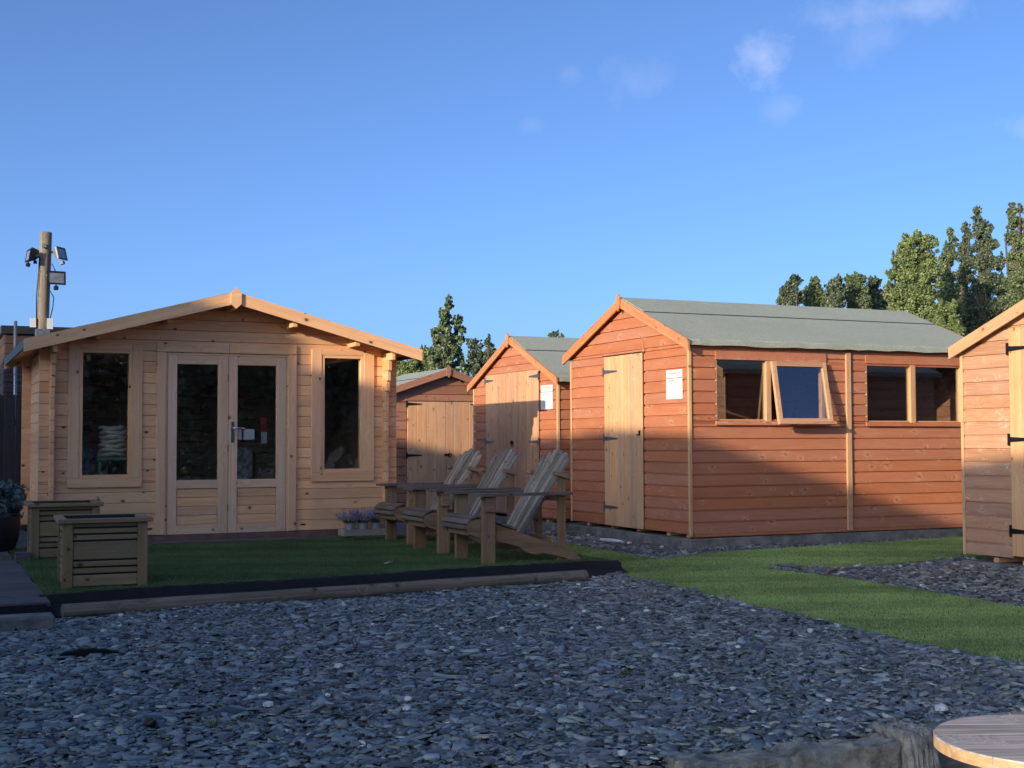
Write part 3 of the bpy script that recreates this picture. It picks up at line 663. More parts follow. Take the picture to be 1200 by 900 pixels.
# --- third shed, lowest, partly behind the cabin (axes as the world)
W, L = 2.18, 1.8
s3 = thing('timber_shed', 'lowest brown shed with double plank doors, half hidden beside the pine cabin', 'shed', (6.145, 18.5, 0), 0)
gab = (W / 2, 2.095 - .03, .335); FR = frame(0, 0); SL = frame(0, L, 0, -math.pi / 2); SR = frame(W, 0, 0, math.pi / 2)
D = (.465, 1.09, 1.715)
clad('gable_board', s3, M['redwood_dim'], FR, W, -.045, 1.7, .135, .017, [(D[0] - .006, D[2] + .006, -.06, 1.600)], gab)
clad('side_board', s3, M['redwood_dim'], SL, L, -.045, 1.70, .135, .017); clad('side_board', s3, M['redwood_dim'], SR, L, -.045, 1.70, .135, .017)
mbox('back_wall', s3, M['redwood_dim'], [(0, W, L - .02, L, -.045, 1.68)])
roof(s3, W, .09, -.10, L + .05, 2.095, .335, M['felt'], M['redwood_dim'], .10, .4, tipx=1.25)
bx('door_head', s3, M['redwood_dim'], D[0] - .03, D[2] + .03, -.032, -.0175, 1.602, 1.63)
d = plank_door('door', s3, D[0], D[1] - .003, -.045, 1.592, 4, M['deal_red'], hz=(1.555, .785, .1), hl=.23, hmat='iron')
d = plank_door('door', s3, D[1] + .003, D[2], -.045, 1.592, 5, M['deal_red'], hz=(1.555, .785, .1), hl=.23, hmat='iron', flip=-1)
hasp(d, 1.107, .79, -.036)

# --- shed at the right edge of the view
W, L = 2.44, 3.0
s4 = thing('timber_shed', 'paler red-brown shed cut off by the right edge of the view', 'shed', (8.3, 8.777, 0), RZ)
# local x = 0 is the corner nearest the workshop
gab = (W / 2, 2.312 - .035, .39); FR = frame(0, 0); SL = frame(0, L, 0, -math.pi / 2); SR = frame(W, 0, 0, math.pi / 2)
D = (.556, 1.36)
clad('gable_board', s4, M['redwood_light'], FR, W, .012, 1.8, .114, .017, [(D[0] - .008, D[1] + .008, 0, 1.935)], gab)
clad('side_board', s4, M['redwood_light'], SL, L, .012, 1.8, .114, .017); clad('side_board', s4, M['redwood_light'], SR, L, .012, 1.8, .114, .017)
mbox('back_wall', s4, M['redwood_dim'], [(0, W, L - .02, L, .012, 1.8)])
roof(s4, W, .06, -.065, L + .05, 2.312, .39, M['felt'], M['frame_orange'], .105, .36, tipx=1.297)
bx('corner_strip', s4, M['pale_trim'], -.016, .014, -.030, -.0175, .0, 1.79, 'z')
bx('corner_strip', s4, M['pale_trim'], W + .001, W + .028, -.028, .006, .0, 1.79, 'z')
d = plank_door('door', s4, D[0], D[1], .03, 1.928, 6, M['deal'], hz=(1.755, .997, .236), hl=.3, hmat='iron')
concrete_base('concrete plinth under the paler shed at the right edge', shed_frame(8.3, 8.777), (-.02, W + .04, -.06, L, -.25, -.045),
              [(.3, .36, .01, L, -.044, -.004), (.62, .70, .01, L, -.044, -.004), (1.6, 1.66, .01, L, -.044, -.004)])

# ------------------------------------------------------------------ pine log cabin
CW, CD = 3.587, 2.30
cab = thing('log_cabin', 'pale pine log cabin with glazed double doors and two tall windows', 'cabin', (1.0, 13.2, 0))
Lz0, LH, LT = .086, .1065, .042
gab = (1.79, 2.42, .267); FRONTF = frame(0, 0)
DO = (1.14, 2.45, .07, 1.915); WA = (.30, .92, .60, 1.905); WB = (2.695, 3.275, .62, 1.905)
# front wall logs up to the eaves, then the gable
nlow = 17
clad('log', cab, M['pine'], FRONTF, CW, Lz0, Lz0 + nlow * LH, LH, LT, [DO, WA, WB], None, 'log')
zt = Lz0 + nlow * LH
k = 0
z = zt
while z < 2.36:
    z1 = min(z + LH, 2.40)
    def rg(q): d_ = (2.435 - q) / .267; return max(0.0 if q < 1.95 else .02, 1.79 - d_), min(CW if q < 1.95 else CW - .02, 1.79 + d_)
    a = rg(z); b = rg(z1); board('log', cab, M['pine'], FRONTF, a[0], a[1], max(a[0], b[0]), min(a[1], b[1]), z, z1, LT, 'log'); z = z1
def side_logs(x):
    for i in range(nlow):
        z0 = Lz0 + i * LH - LH * .5 if i else Lz0
        zz1 = Lz0 + (i + 1) * LH - LH * .5
        ext = 0.0 if i < nlow - 3 else .035 * (i - nlow + 4)
        bx('log', cab, M['pine'], x - .022, x + .022, -.125 - ext, CD + .12, z0 + .0008, zz1 - .0008, 'y', .006)
    bx('log', cab, M['pine'], x - .022, x + .022, -.34, CD + .3, Lz0 + nlow * LH - LH * .5, Lz0 + nlow * LH + .03, 'y', .006)
side_logs(.115); side_logs(CW - .134)
clad('log', cab, M['pine'], frame(CW, CD, 0, math.pi), CW, Lz0, Lz0 + nlow * LH, LH, LT, [], None, 'log')
z = Lz0 + nlow * LH
while z < 2.36:
    z1 = min(z + LH, 2.40); a = rg(z); b = rg(z1)
    board('log', cab, M['pine'], frame(CW, CD, 0, math.pi), CW - a[1], CW - a[0], CW - b[1], CW - b[0], z, z1, LT, 'log'); z = z1
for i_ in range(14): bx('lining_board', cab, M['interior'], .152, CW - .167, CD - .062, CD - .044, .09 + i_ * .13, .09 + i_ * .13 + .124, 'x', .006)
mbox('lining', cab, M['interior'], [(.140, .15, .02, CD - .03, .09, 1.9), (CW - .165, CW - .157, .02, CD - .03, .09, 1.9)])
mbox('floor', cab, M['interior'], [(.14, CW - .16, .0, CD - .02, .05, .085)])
bx('sill_beam', cab, M['sill'], .06, CW - .06, -.05, .03, .014, .082)
# roof
RY0, RY1, RZ0, RS, RE = -.38, 2.70, 2.475, .267, 1.925
for s in (-1, 1):
    X = lambda u: 1.79 + s * u
    nb = 18
    prism('roof_boards', cab, M['pine_frame'], [(X(0), RZ0 - .03), (X(RE), RZ0 - .03 - RS * RE), (X(RE), RZ0 - .048 - RS * RE), (X(0), RZ0 - .048)], RY0, RY1)
    prism('roof_felt', cab, M['gutter'], [(X(0), RZ0 + .004), (X(RE + .01), RZ0 + .004 - RS * (RE + .01)), (X(RE + .01), RZ0 - .026 - RS * (RE + .01)), (X(0), RZ0 - .026)], RY0 + .002, RY1 - .002)
    prism('eave_trim', cab, M['gutter'], [(X(RE + .011), RZ0 - RS * RE + .002), (X(RE + .027), RZ0 - RS * RE), (X(RE + .027), RZ0 - RS * RE - .085), (X(RE + .011), RZ0 - RS * RE - .085)], RY0 + .002, RY1 - .002)
    slope_board('barge_board', cab, M['pine_frame'], (X(0), RZ0), (X(RE + .03), RZ0 - RS * (RE + .03)), .118, RY0 - .03, RY0)
    slope_board('barge_board', cab, M['pine_frame'], (X(0), RZ0), (X(RE + .03), RZ0 - RS * (RE + .03)), .118, RY1, RY1 + .03)
    for u in (.62, 1.28):
        zc = RZ0 - RS * u - .052
        prism('purlin', cab, M['pine'], [(X(u - .022 * s) , zc - .10), (X(u + .022 * s), zc - .10), (X(u + .022 * s), zc - .004), (X(u - .022 * s), zc - .004)], RY0 + .06, RY1 - .06)
prism('purlin', cab, M['pine'], [(1.768, RZ0 - .17), (1.812, RZ0 - .17), (1.812, RZ0 - .055), (1.768, RZ0 - .055)], RY0 + .06, RY1 - .06)
prism('finial', cab, M['pine_frame'], [(1.79 - .052, 2.465), (1.79, 2.515), (1.79 + .052, 2.465), (1.79 + .052, 2.355), (1.79, 2.305), (1.79 - .052, 2.355)], RY0 - .052, RY0 - .031)
# windows
def cabin_window(o, g):
    """o: outer trim, g: glass (x0,x1,z0,z1)."""
    t = -LT
    gx0, gx1, gz0, gz1 = g; tw = gx0 - .033 - o[0]; tw2 = o[1] - gx1 - .033; tb = gz0 - .033 - o[2]
    win = bx('window', cab, M['pine_frame'], o[0], o[1], t - .022, t - .001, o[2], o[2] + tb - .001); win_inv = win.matrix_basis.inverted()
    bx('trim', win, M['pine_frame'], o[0], o[0] + tw, t - .02, t - .001, o[2] + tb, o[3], 'z'); bx('trim', win, M['pine_frame'], o[1] - tw2, o[1], t - .02, t - .001, o[2] + tb, o[3], 'z')
    bx('trim', win, M['pine_frame'], o[0] + tw + .001, o[1] - tw2 - .001, t - .018, t - .001, gz1 + .0335, o[3])
    fw = .034; fy0, fy1 = t - .012, .03
    bx('frame', win, M['pine_frame'], gx0 - fw, gx0, fy0, fy1, gz0 - fw, gz1 + fw, 'z'); bx('frame', win, M['pine_frame'], gx1, gx1 + fw, fy0, fy1, gz0 - fw, gz1 + fw, 'z')
    bx('frame', win, M['pine_frame'], gx0 + .001, gx1 - .001, fy0 + .001, fy1, gz0 - fw, gz0 - .0005); bx('frame', win, M['pine_frame'], gx0 + .001, gx1 - .001, fy0 + .001, fy1, gz1 + .0005, gz1 + fw)
    mbox('pane', win, M['glass'], [(gx0, gx1, -.012, -.007, gz0, gz1)])
    for c_ in win.children: c_.matrix_basis = win_inv @ c_.matrix_basis
    return win
cabin_window((.262, .956, .560, 1.95), (.397, .825, .682, 1.862))
cabin_window((2.656, 3.332, .584, 1.955), (2.797, 3.189, .713, 1.864))
# door frame and leaves
y = -LT
dfm = mbox('door_frame', cab, M['pine_frame'], [(1.199 - .022, 1.199 - .002, y - .006, .03, .082, 1.88), (2.395, 2.415, y - .006, .03, .082, 1.88), (1.199, 2.393, y - .006, .03, 1.863, 1.882)])
bx('trim', dfm, M['pine_frame'], 1.09, 1.178, y - .024, y - .001, .086, 1.886, 'z'); bx('trim', dfm, M['pine_frame'], 2.414, 2.497, y - .024, y - .001, .086, 1.886, 'z')
bx('trim', dfm, M['pine_frame'], 1.09, 1.80, y - .023, y - .001, 1.888, 1.982); bx('trim', dfm, M['pine_frame'], 1.803, 2.497, y - .023, y - .001, 1.888, 1.982)
def leaf(x0, x1, g0, g1, handle_x=None):
    d = mbox('door', cab, M['pine_grey'], [(g0 + .001, g1 - .001, y + .0355, y + .0395, .177, .533)])
    z0, z1 = .084, 1.86; yf, yb = y - .004, y + .042
    bx('stile', d, M['pine_grey'], x0, g0, yf, yb, z0, z1, 'z'); bx('stile', d, M['pine_grey'], g1, x1, yf, yb, z0, z1, 'z')
    bx('rail', d, M['pine_grey'], g0 + .0005, g1 - .0005, yf + .001, yb, 1.772, z1); bx('rail', d, M['pine_grey'], g0 + .0005, g1 - .0005, yf + .001, yb, .535, .618); bx('rail', d, M['pine_grey'], g0 + .0005, g1 - .0005, yf + .001, yb, z0, .175)
    for i in range(4):
        a = .176 + i * .0895; bx('panel_board', d, M['pine'], g0 + .001, g1 - .001, yf + .016, yb - .008, a + .001, a + .0885, 'x', .006)
    mbox('pane', d, M['glass'], [(g0, g1, y + .018, y + .023, .618, 1.772)])
    return d
dl = leaf(1.201, 1.799, 1.291, 1.698); drr = leaf(1.803, 2.391, 1.892, 2.293)
hb = mbox('handle', drr, M['chrome'], [(1.828, 1.858, y - .012, y - .0045, .99, 1.20)])
tube_obj('lever', hb, M['chrome'], [(1.843, y - .012, 1.135), (1.843, y - .05, 1.135), (1.90, y - .055, 1.137), (1.96, y - .052, 1.130)], .009)
for zz in (.3, .9, 1.6): mbox('hinge', drr, M['galv'], [(1.792, 1.801, y - .012, y - .0045, zz, zz + .07)])
for xx in (1.64, 1.93): mbox('bolt', drr if xx > 1.8 else dl, M['galv'], [(xx, xx + .022, y - .014, y - .0035, .115, .135)])
mbox('vent_slot', cab, M['iron'], [(2.55, 2.60, y - .006, y + .002, .14, .155)])
mbox('vent_slot', cab, M['iron'], [(1.02, 1.06, y - .006, y + .002, .14, .155)])
tag(bx('threshold_sleeper', None, M['deck'], 1.75, 4.10, 13.0, 13.13, -.01, .022), 'grey timber sleeper laid on the turf below the cabin doors', 'sleeper')

# things inside the cabin seen through the panes
st = thing('cushion_stack', 'stack of cream seat cushions behind the left cabin window', 'cushions', (1.725, 13.50, .855))
for i in range(7):
    rr = rnd.uniform(.118, .138); v_, f_ = [], []
    nn = 20
    for lay, (kr, kz) in enumerate([(.8, 0), (1, .010), (1.02, .024), (.97, .036), (.7, .042)]):
        for q in range(nn):
            t = 2 * math.pi * q / nn; v_.append((math.cos(t) * rr * kr * 1.1, math.sin(t) * rr * kr, kz + .009 * math.sin(t * 3 + i * 1.7) + .004 * math.sin(t * 7 + i)))
    for lay in range(4):
        for q in range(nn): a, b = lay * nn + q, lay * nn + (q + 1) % nn; f_.append((a, b, b + nn, a + nn))
    f_.append(tuple(range(nn - 1, -1, -1))); f_.append(tuple(4 * nn + q for q in range(nn)))
    link('cushion', mesh('cushion', v_, f_, True), M['cushion'], st, Matrix.Translation((rnd.uniform(-.012, .012), 0, i * .043)))
stt = thing('side_table', 'small dark green table carrying the cushion stack behind the left cabin window', 'table', (1.725, 13.50, .085))
mbox('tabletop', stt, M['green_fab'], [(-.17, .17, -.16, .16, .735, .765)])
for sx in (-1, 1):
    for sy in (-1, 1): bx('leg', stt, M['green_fab'], sx * .14 - .015, sx * .14 + .015, sy * .13 - .015, sy * .13 + .015, 0, .734, 'z')
def garden_chair(name, label, cat, loc, rz, mat, pat, back_h=.5, wd=.5):
    t = thing(name, label, cat, loc, rz)
    mbox('seat', t, mat, [(-wd / 2, wd / 2, -.24, .24, .40, .46)])
    n = 12; v_ = []; f_ = []
    for i in range(n + 1):
        a = math.pi * (i / n) ; x_ = -math.cos(a) * wd / 2; yy = .24 - .04 + math.sin(a) * .10
        for yo in (0, .03):
            v_ += [(x_, yy + yo, .46), (x_ * 1.05, yy + yo + .08, .46 + back_h * (.75 + .25 * math.sin(a)))]
    for i in range(n):
        a = i * 4; f_ += [(a, a + 4, a + 5, a + 1), (a + 2, a + 3, a + 7, a + 6), (a + 1, a + 5, a + 7, a + 3), (a, a + 2, a + 6, a + 4)]
    f_ += [(0, 1, 3, 2), (n * 4, n * 4 + 2, n * 4 + 3, n * 4 + 1)]
    bk = link('backrest', mesh('back', v_, f_), mat, t)
    for i in range(1, n): tube_obj('cane', bk, mat, [Vector(v_[i * 4]) - Vector((0, .006, 0)), Vector(v_[i * 4 + 1]) - Vector((0, .006, 0))], .008, 5)
    for sx in (-1, 1):
        for sy in (-1, 1): bx('leg', t, mat, sx * (wd / 2 - .04) - .018, sx * (wd / 2 - .04) + .018, sy * .2 - .018, sy * .2 + .018, 0, .40, 'z')
    if pat: mbox('seat_cushion', t, pat, [(-.16, .16, .06, .14, .47, .85)])
    return t
garden_chair('garden_chair', 'rattan garden chair with black and white cushion behind the right door pane', 'chair', (3.06, 13.75, .085), .2, M['rattan'], M['pattern'], .42, .56)
garden_chair('garden_chair', 'green backed garden chair low behind the left cabin window', 'chair', (1.56, 13.80, .085), -.1, M['green_fab'], M['pattern'], .30, .5)
for i, (x0, x1, lab) in enumerate([(2.885, 2.945, 'narrow white card hanging inside the right door pane by the handle'), (2.965, 3.075, 'wider white card hanging inside the right door pane')]):
    tag(mbox('card', None, M['paper'], [(x0, x1, 13.195, 13.198, 1.02, 1.125)]), lab, 'card')
rh = thing('hanging_holder', 'red and white holder hanging inside the right door pane', 'holder', (3.245, 13.5, .98))
mbox('holder_back', rh, M['red'], [(-.035, .035, 0, .05, .10, .28)]); mbox('holder_rim', rh, M['white'], [(-.03, .03, -.012, -.001, .0, .12)])

# ------------------------------------------------------------------ platform edge, kerbs, path at the left
mem = thing('weed_membrane', 'ragged black membrane hanging over the front edge of the turf platform', 'membrane')
pts = [(.70, 8.98), (1.41, 9.15), (2.4, 9.20), (3.2, 9.34), (4.0, 9.46), (5.0, 9.56), (5.235, 9.47)]
v, f = [], []; n = 90
def along(pts, t):
    seg = [math.dist(a, b) for a, b in zip(pts, pts[1:])]; T = t * sum(seg)
    for (a, b), l in zip(zip(pts, pts[1:]), seg):
        if T <= l: return (a[0] + (b[0] - a[0]) * T / l, a[1] + (b[1] - a[1]) * T / l)
        T -= l
    return pts[-1]
for i in range(n + 1):
    x, y = along(pts, i / n); j = rnd.uniform(-.008, .008)
    for dy, z in ((.03, .006 + rnd.uniform(-.004, .006)), (-.012 + j, .004 + rnd.uniform(-.006, .006)), (-.05 + j, -.05), (-.26 + rnd.uniform(-.02, .02), -.105)): v.append((x, y + dy, z))
for i in range(n):
    for q in range(3): a = i * 4 + q; f.append((a, a + 4, a + 5, a + 1))
fl = link('front_fall', mesh('mem', v, f), M['membrane'], mem); fl.modifiers.new('s', 'SOLIDIFY').thickness = .006
mbox('end_board', mem, M['membrane'], [(5.222, 5.25, 9.46, 11.3, -.13, -.004)])
tag(mbox('platform_base', None, M['membrane'], [(.77, 5.215, 9.64, 13.05, -.14, -.035)]), kind='structure')
def round_log(name, mat, p0, p1, r, label, cat):
    p0, p1 = Vector(p0), Vector(p1); Lg = (p1 - p0).length; N = 28; v, f = [], []
    for i in range(N + 1):
        for k in range(14):
            t = 2 * math.pi * k / 14; q = r * (1 + .025 * math.sin(i * .9 + k) + .02 * math.sin(i * .37)); v.append((Lg * i / N, math.cos(t) * q, math.sin(t) * q * .95))
    for i in range(N):
        for k in range(14): a, b = i * 14 + k, i * 14 + (k + 1) % 14; f.append((a, b, b + 14, a + 14))
    f.append(tuple(range(13, -1, -1))); f.append(tuple(N * 14 + k for k in range(14)))
    X = (p1 - p0).normalized(); Y = Vector((0, 0, 1)).cross(X).normalized(); Z = X.cross(Y)
    return tag(link(name, mesh(name, v, f, False), mat, None, Matrix.Translation(p0) @ Matrix((X, Y, Z)).transposed().to_4x4()), label, cat)
round_log('log_edging', M['log'], (.80, 8.53, -.045), (4.66, 8.97, -.040), .048, 'long round timber log edging the gravel below the platform', 'log')

blk = bx('concrete_block', None, M['concrete'], .05, .715, 8.02, 8.22, -.13, -.005, 'x', .012)
tag(blk, 'grey concrete kerb block lying at the end of the old deck path', 'concrete block')
dk = thing('deck_path', 'weathered grey plank path along the left side of the turf', 'deck')
for i in range(8):
    y0 = 8.68 + i * .40
    bx('plank', dk, M['deck'], -.62, .735 + rnd.uniform(-.01, .01), y0, y0 + .393, -.03, .004 + rnd.uniform(-.003, .003), 'x', .004)
mbox('bearer', dk, M['black'], [(-.6, .70, 8.74, 8.80, -.13, -.032), (-.6, .7, 11.5, 11.6, -.13, -.032)])
mbox('skirt', dk, M['membrane'], [(-.62, .72, 8.655, 8.675, -.13, -.01)])
sl = thing('torn_membrane', 'thin torn strip of black sheet poking out of the gravel at the left', 'membrane strip', (.78, 6.93, -.07))
v, f = [], []
for i in range(10):
    t = i / 9; x = -.14 + .28 * t; hgt = .026 * math.sin(math.pi * (t * .85 + .1)) + .004 * (i % 2)
    v += [(x, -.02 * t, -.01), (x, -.02 * t - .01, hgt), (x, -.02 * t + .012, hgt + .004), (x, .02, -.01)]
for i in range(9):
    for q in range(3): a = i * 4 + q; f.append((a, a + 4, a + 5, a + 1))
link('strip', mesh('strip', v, f), M['membrane'], sl)
dsc = link('dark_stone', stone_mesh(9, .8), None); dsc.data.materials.clear(); dsc.data.materials.append(M['black']); dsc.location = (.80, 5.09, -.055); dsc.scale = (.034, .022, .026)
tag(dsc, 'single black stone standing out of the grey slate at the lower left', 'stone')
# kerb wall and its lower terrace
kw = thing('kerb_wall', 'low mossy concrete kerb holding back the gravel at the bottom right', 'kerb wall')
def rough_block(name, parent, mat, x0, x1, y0, y1, z0, z1, cuts=14, amp=.007):
    bm = bmesh.new(); bmesh.ops.create_cube(bm, size=1); bmesh.ops.scale(bm, vec=(x1 - x0, y1 - y0, z1 - z0), verts=bm.verts); bmesh.ops.translate(bm, vec=((x0 + x1) / 2, (y0 + y1) / 2, (z0 + z1) / 2), verts=bm.verts)
    bmesh.ops.bevel(bm, geom=bm.edges[:], offset=.012, segments=1, affect='EDGES'); bmesh.ops.subdivide_edges(bm, edges=[e for e in bm.edges if e.calc_length() > .12], cuts=cuts, use_grid_fill=True)
    for q_ in bm.verts: q_.co.z += .009 * math.sin(q_.co.x * 9 + 2 * math.sin(q_.co.x * 23)) * (q_.co.z > -.3); q_.co.y += .012 * math.sin(q_.co.x * 14 + q_.co.z * 19)
    for q in bm.verts: q.co += Vector((rnd.uniform(-amp, amp), rnd.uniform(-amp, amp), rnd.uniform(-amp, amp)))
    me = bpy.data.meshes.new(name); bm.to_mesh(me); bm.free(); return link(name, me, mat, parent)
rough_block('kerb_stone', kw, M['oldconcrete'], .9, 2.30, KERB_Y - .13, KERB_Y + .03, -.7, -.105)
rough_block('kerb_stone', kw, M['oldconcrete'], 2.31, 3.20, KERB_Y - .13, KERB_Y + .03, -.7, -.082)
rough_block('kerb_stone', kw, M['oldconcrete'], 3.21, 3.36, KERB_Y - .16, KERB_Y + .05, -.7, -.055)
rough_block('kerb_stone', kw, M['concrete'], 3.37, 6.6, KERB_Y - .06, KERB_Y + .06, -.7, -.075, 14)
# round plank table at the lower right corner
TC = Vector((2.388, 2.255, .31)); TR = .268
tb = thing('round_table', 'round weathered plank table top in the bottom right corner', 'table', (TC.x, TC.y, -.55))
ang = R(-22); np_ = 5; zt = TC.z + .55
for i in range(np_):
    a = -TR + 2 * TR * i / np_ + .0012; b = -TR + 2 * TR * (i + 1) / np_ - .0012; N = 16; up, dn = [], []
    for q in range(N + 1):
        yy = b + (a - b) * q / N; up.append((math.sqrt(max(TR * TR - yy * yy, 1e-6)), yy))
    for q in range(N + 1):
        yy = a + (b - a) * q / N; dn.append((-math.sqrt(max(TR * TR - yy * yy, 1e-6)), yy))
    ring = up + dn; n_ = len(ring)
    v = [(x, y, 0) for x, y in ring] + [(x * .985, y * .985 if abs(y) > .05 else y, .004) for x, y in ring] ; v = [(x, y, -.028) for x, y in ring] + [(x, y, -.003) for x, y in ring] + [(x * .99, y, 0) for x, y in ring]
    f = [tuple(range(n_)), tuple(2 * n_ + k for k in range(n_ - 1, -1, -1))]
    f += [(k, k + n_, (k + 1) % n_ + n_, (k + 1) % n_) for k in range(n_)] + [(k + n_, k + 2 * n_, (k + 1) % n_ + 2 * n_, (k + 1) % n_ + n_) for k in range(n_)]
    me = mesh('plank', v, f); bm = bmesh.new(); bm.from_mesh(me); bmesh.ops.recalc_face_normals(bm, faces=bm.faces); bm.to_mesh(me); bm.free()
    me.materials.append(M['tabletop']); me.materials.append(M['tablerim'])
    for p in me.polygons:
        if abs(p.normal.z) < .3 and math.hypot(p.center.x, p.center.y) > TR * .94: p.material_index = 1
    link('plank', me, None, tb, Matrix.Translation((0, 0, zt)) @ Matrix.Rotation(ang, 4, 'Z'))
for a in (20, 140, 260): beam('leg', tb, M['tablerim'], (math.cos(R(a)) * .10, math.sin(R(a)) * .10, zt - .04), (math.cos(R(a)) * .24, math.sin(R(a)) * .24, 0), .045, .045, (math.sin(R(a)), -math.cos(R(a)), .1))
mbox('brace', tb, M['tablerim'], [(-.2, .2, -.02, .02, zt - .075, zt - .036)])

# twig on the corner bed
v, f = tube([(6.49, 8.40, -.055), (6.62, 8.52, -.045), (6.76, 8.63, -.05), (6.92, 8.77, -.06)], [.012, .010, .009, .006], 6)
tag(link('twig', mesh('twig', v, f, True), M['twig']), 'bare pale stick lying on the slate by the turf corner', 'twig')
v, f = tube([(6.18, 11.55, .012), (6.22, 11.40, .014), (6.24, 11.22, .012)], [.016, .018, .014], 6)
tag(link('pale_offcut', mesh('offcut', v, f), M['pebble']), 'pale white offcut lying on slate before the largest shed', 'offcut')

# ------------------------------------------------------------------ copies of whole things
def copy_tree(o, parent=None):
    c = o.copy(); COL.objects.link(c)
    if parent is not None: c.parent = parent
    for ch in list(o.children): copy_tree(ch, c)
    return c

# ------------------------------------------------------------------ square slatted planters
def planter():
    t = thing('planter', 'front slatted wooden planter box on the platform corner near the gravel', 'planter', (.872, 9.34, 0), R(-2), 'slatted planter boxes')
    S, H = .56, .478; m = M['planter']
    hs = [(.018, .092), (.105, .139), (.152, .186), (.199, .319), (.332, .364), (.377, .408), (.421, .446)]
    # corner posts made of two boards
    for cx in (0, 1):
        for cy in (0, 1):
            x0 = 0 if cx == 0 else S - .068; y0 = -.0 if cy == 0 else S - .02
            bx('post', t, m, x0, x0 + .068, y0, y0 + .02, 0, H - .031, 'z', .004)
            xs_ = 0 if cx == 0 else S - .02; ys0, ys1 = (.021, .07) if cy == 0 else (S - .07, S - .021)
            bx('post_side', t, m, xs_, xs_ + .02, ys0, ys1, 0, H - .031, 'z', .004)
    for z0, z1 in hs:
        bx('slat', t, m, .069, S - .069, .010, .026, z0, z1); bx('slat', t, m, .069, S - .069, S - .026, S - .010, z0, z1)
        bx('slat', t, m, .010, .026, .071, S - .071, z0, z1, 'y'); bx('slat', t, m, S - .026, S - .010, .071, S - .071, z0, z1, 'y')
    r = .062
    bx('rim', t, m, -.03, S + .03, -.03, -.03 + r, H - .03, H); bx('rim', t, m, -.03, S + .03, S + .03 - r, S + .03, H - .03, H)
    bx('rim', t, m, -.03, -.03 + r, -.03 + r + .001, S + .03 - r - .001, H - .031, H - .001, 'y'); bx('rim', t, m, S + .03 - r, S + .03, -.03 + r + .001, S + .03 - r - .001, H - .031, H - .001, 'y')
    mbox('liner', t, M['black'], [(.029, .034, .029, S - .029, .02, .44), (S - .034, S - .029, .029, S - .029, .02, .44), (.035, S - .035, .029, .034, .02, .44), (.035, S - .035, S - .034, S - .029, .02, .44)])
    mbox('rim_shade', t, M['black'], [(.033, S - .033, S + .029 - r - .004, S + .0285 - r, .40, H - .004)])  # black strip standing in for the shade on the far rim's inner face
    mbox('soil', t, M['soil'], [(.036, S - .036, .036, S - .036, .02, .25)])
    return t
p1 = planter()
p2 = copy_tree(p1); p2.location = (.845, 11.80, 0); p2.rotation_euler.z = R(-1)
p2['label'] = 'rear slatted wooden planter box standing close to the cabin corner'
brk = thing('timber_offcut', 'short pale timber offcut beside the rear planter box', 'offcut', (.82, 11.72, 0)); bx('block', brk, M['deck'], -.10, .02, -.02, .10, 0, .075)

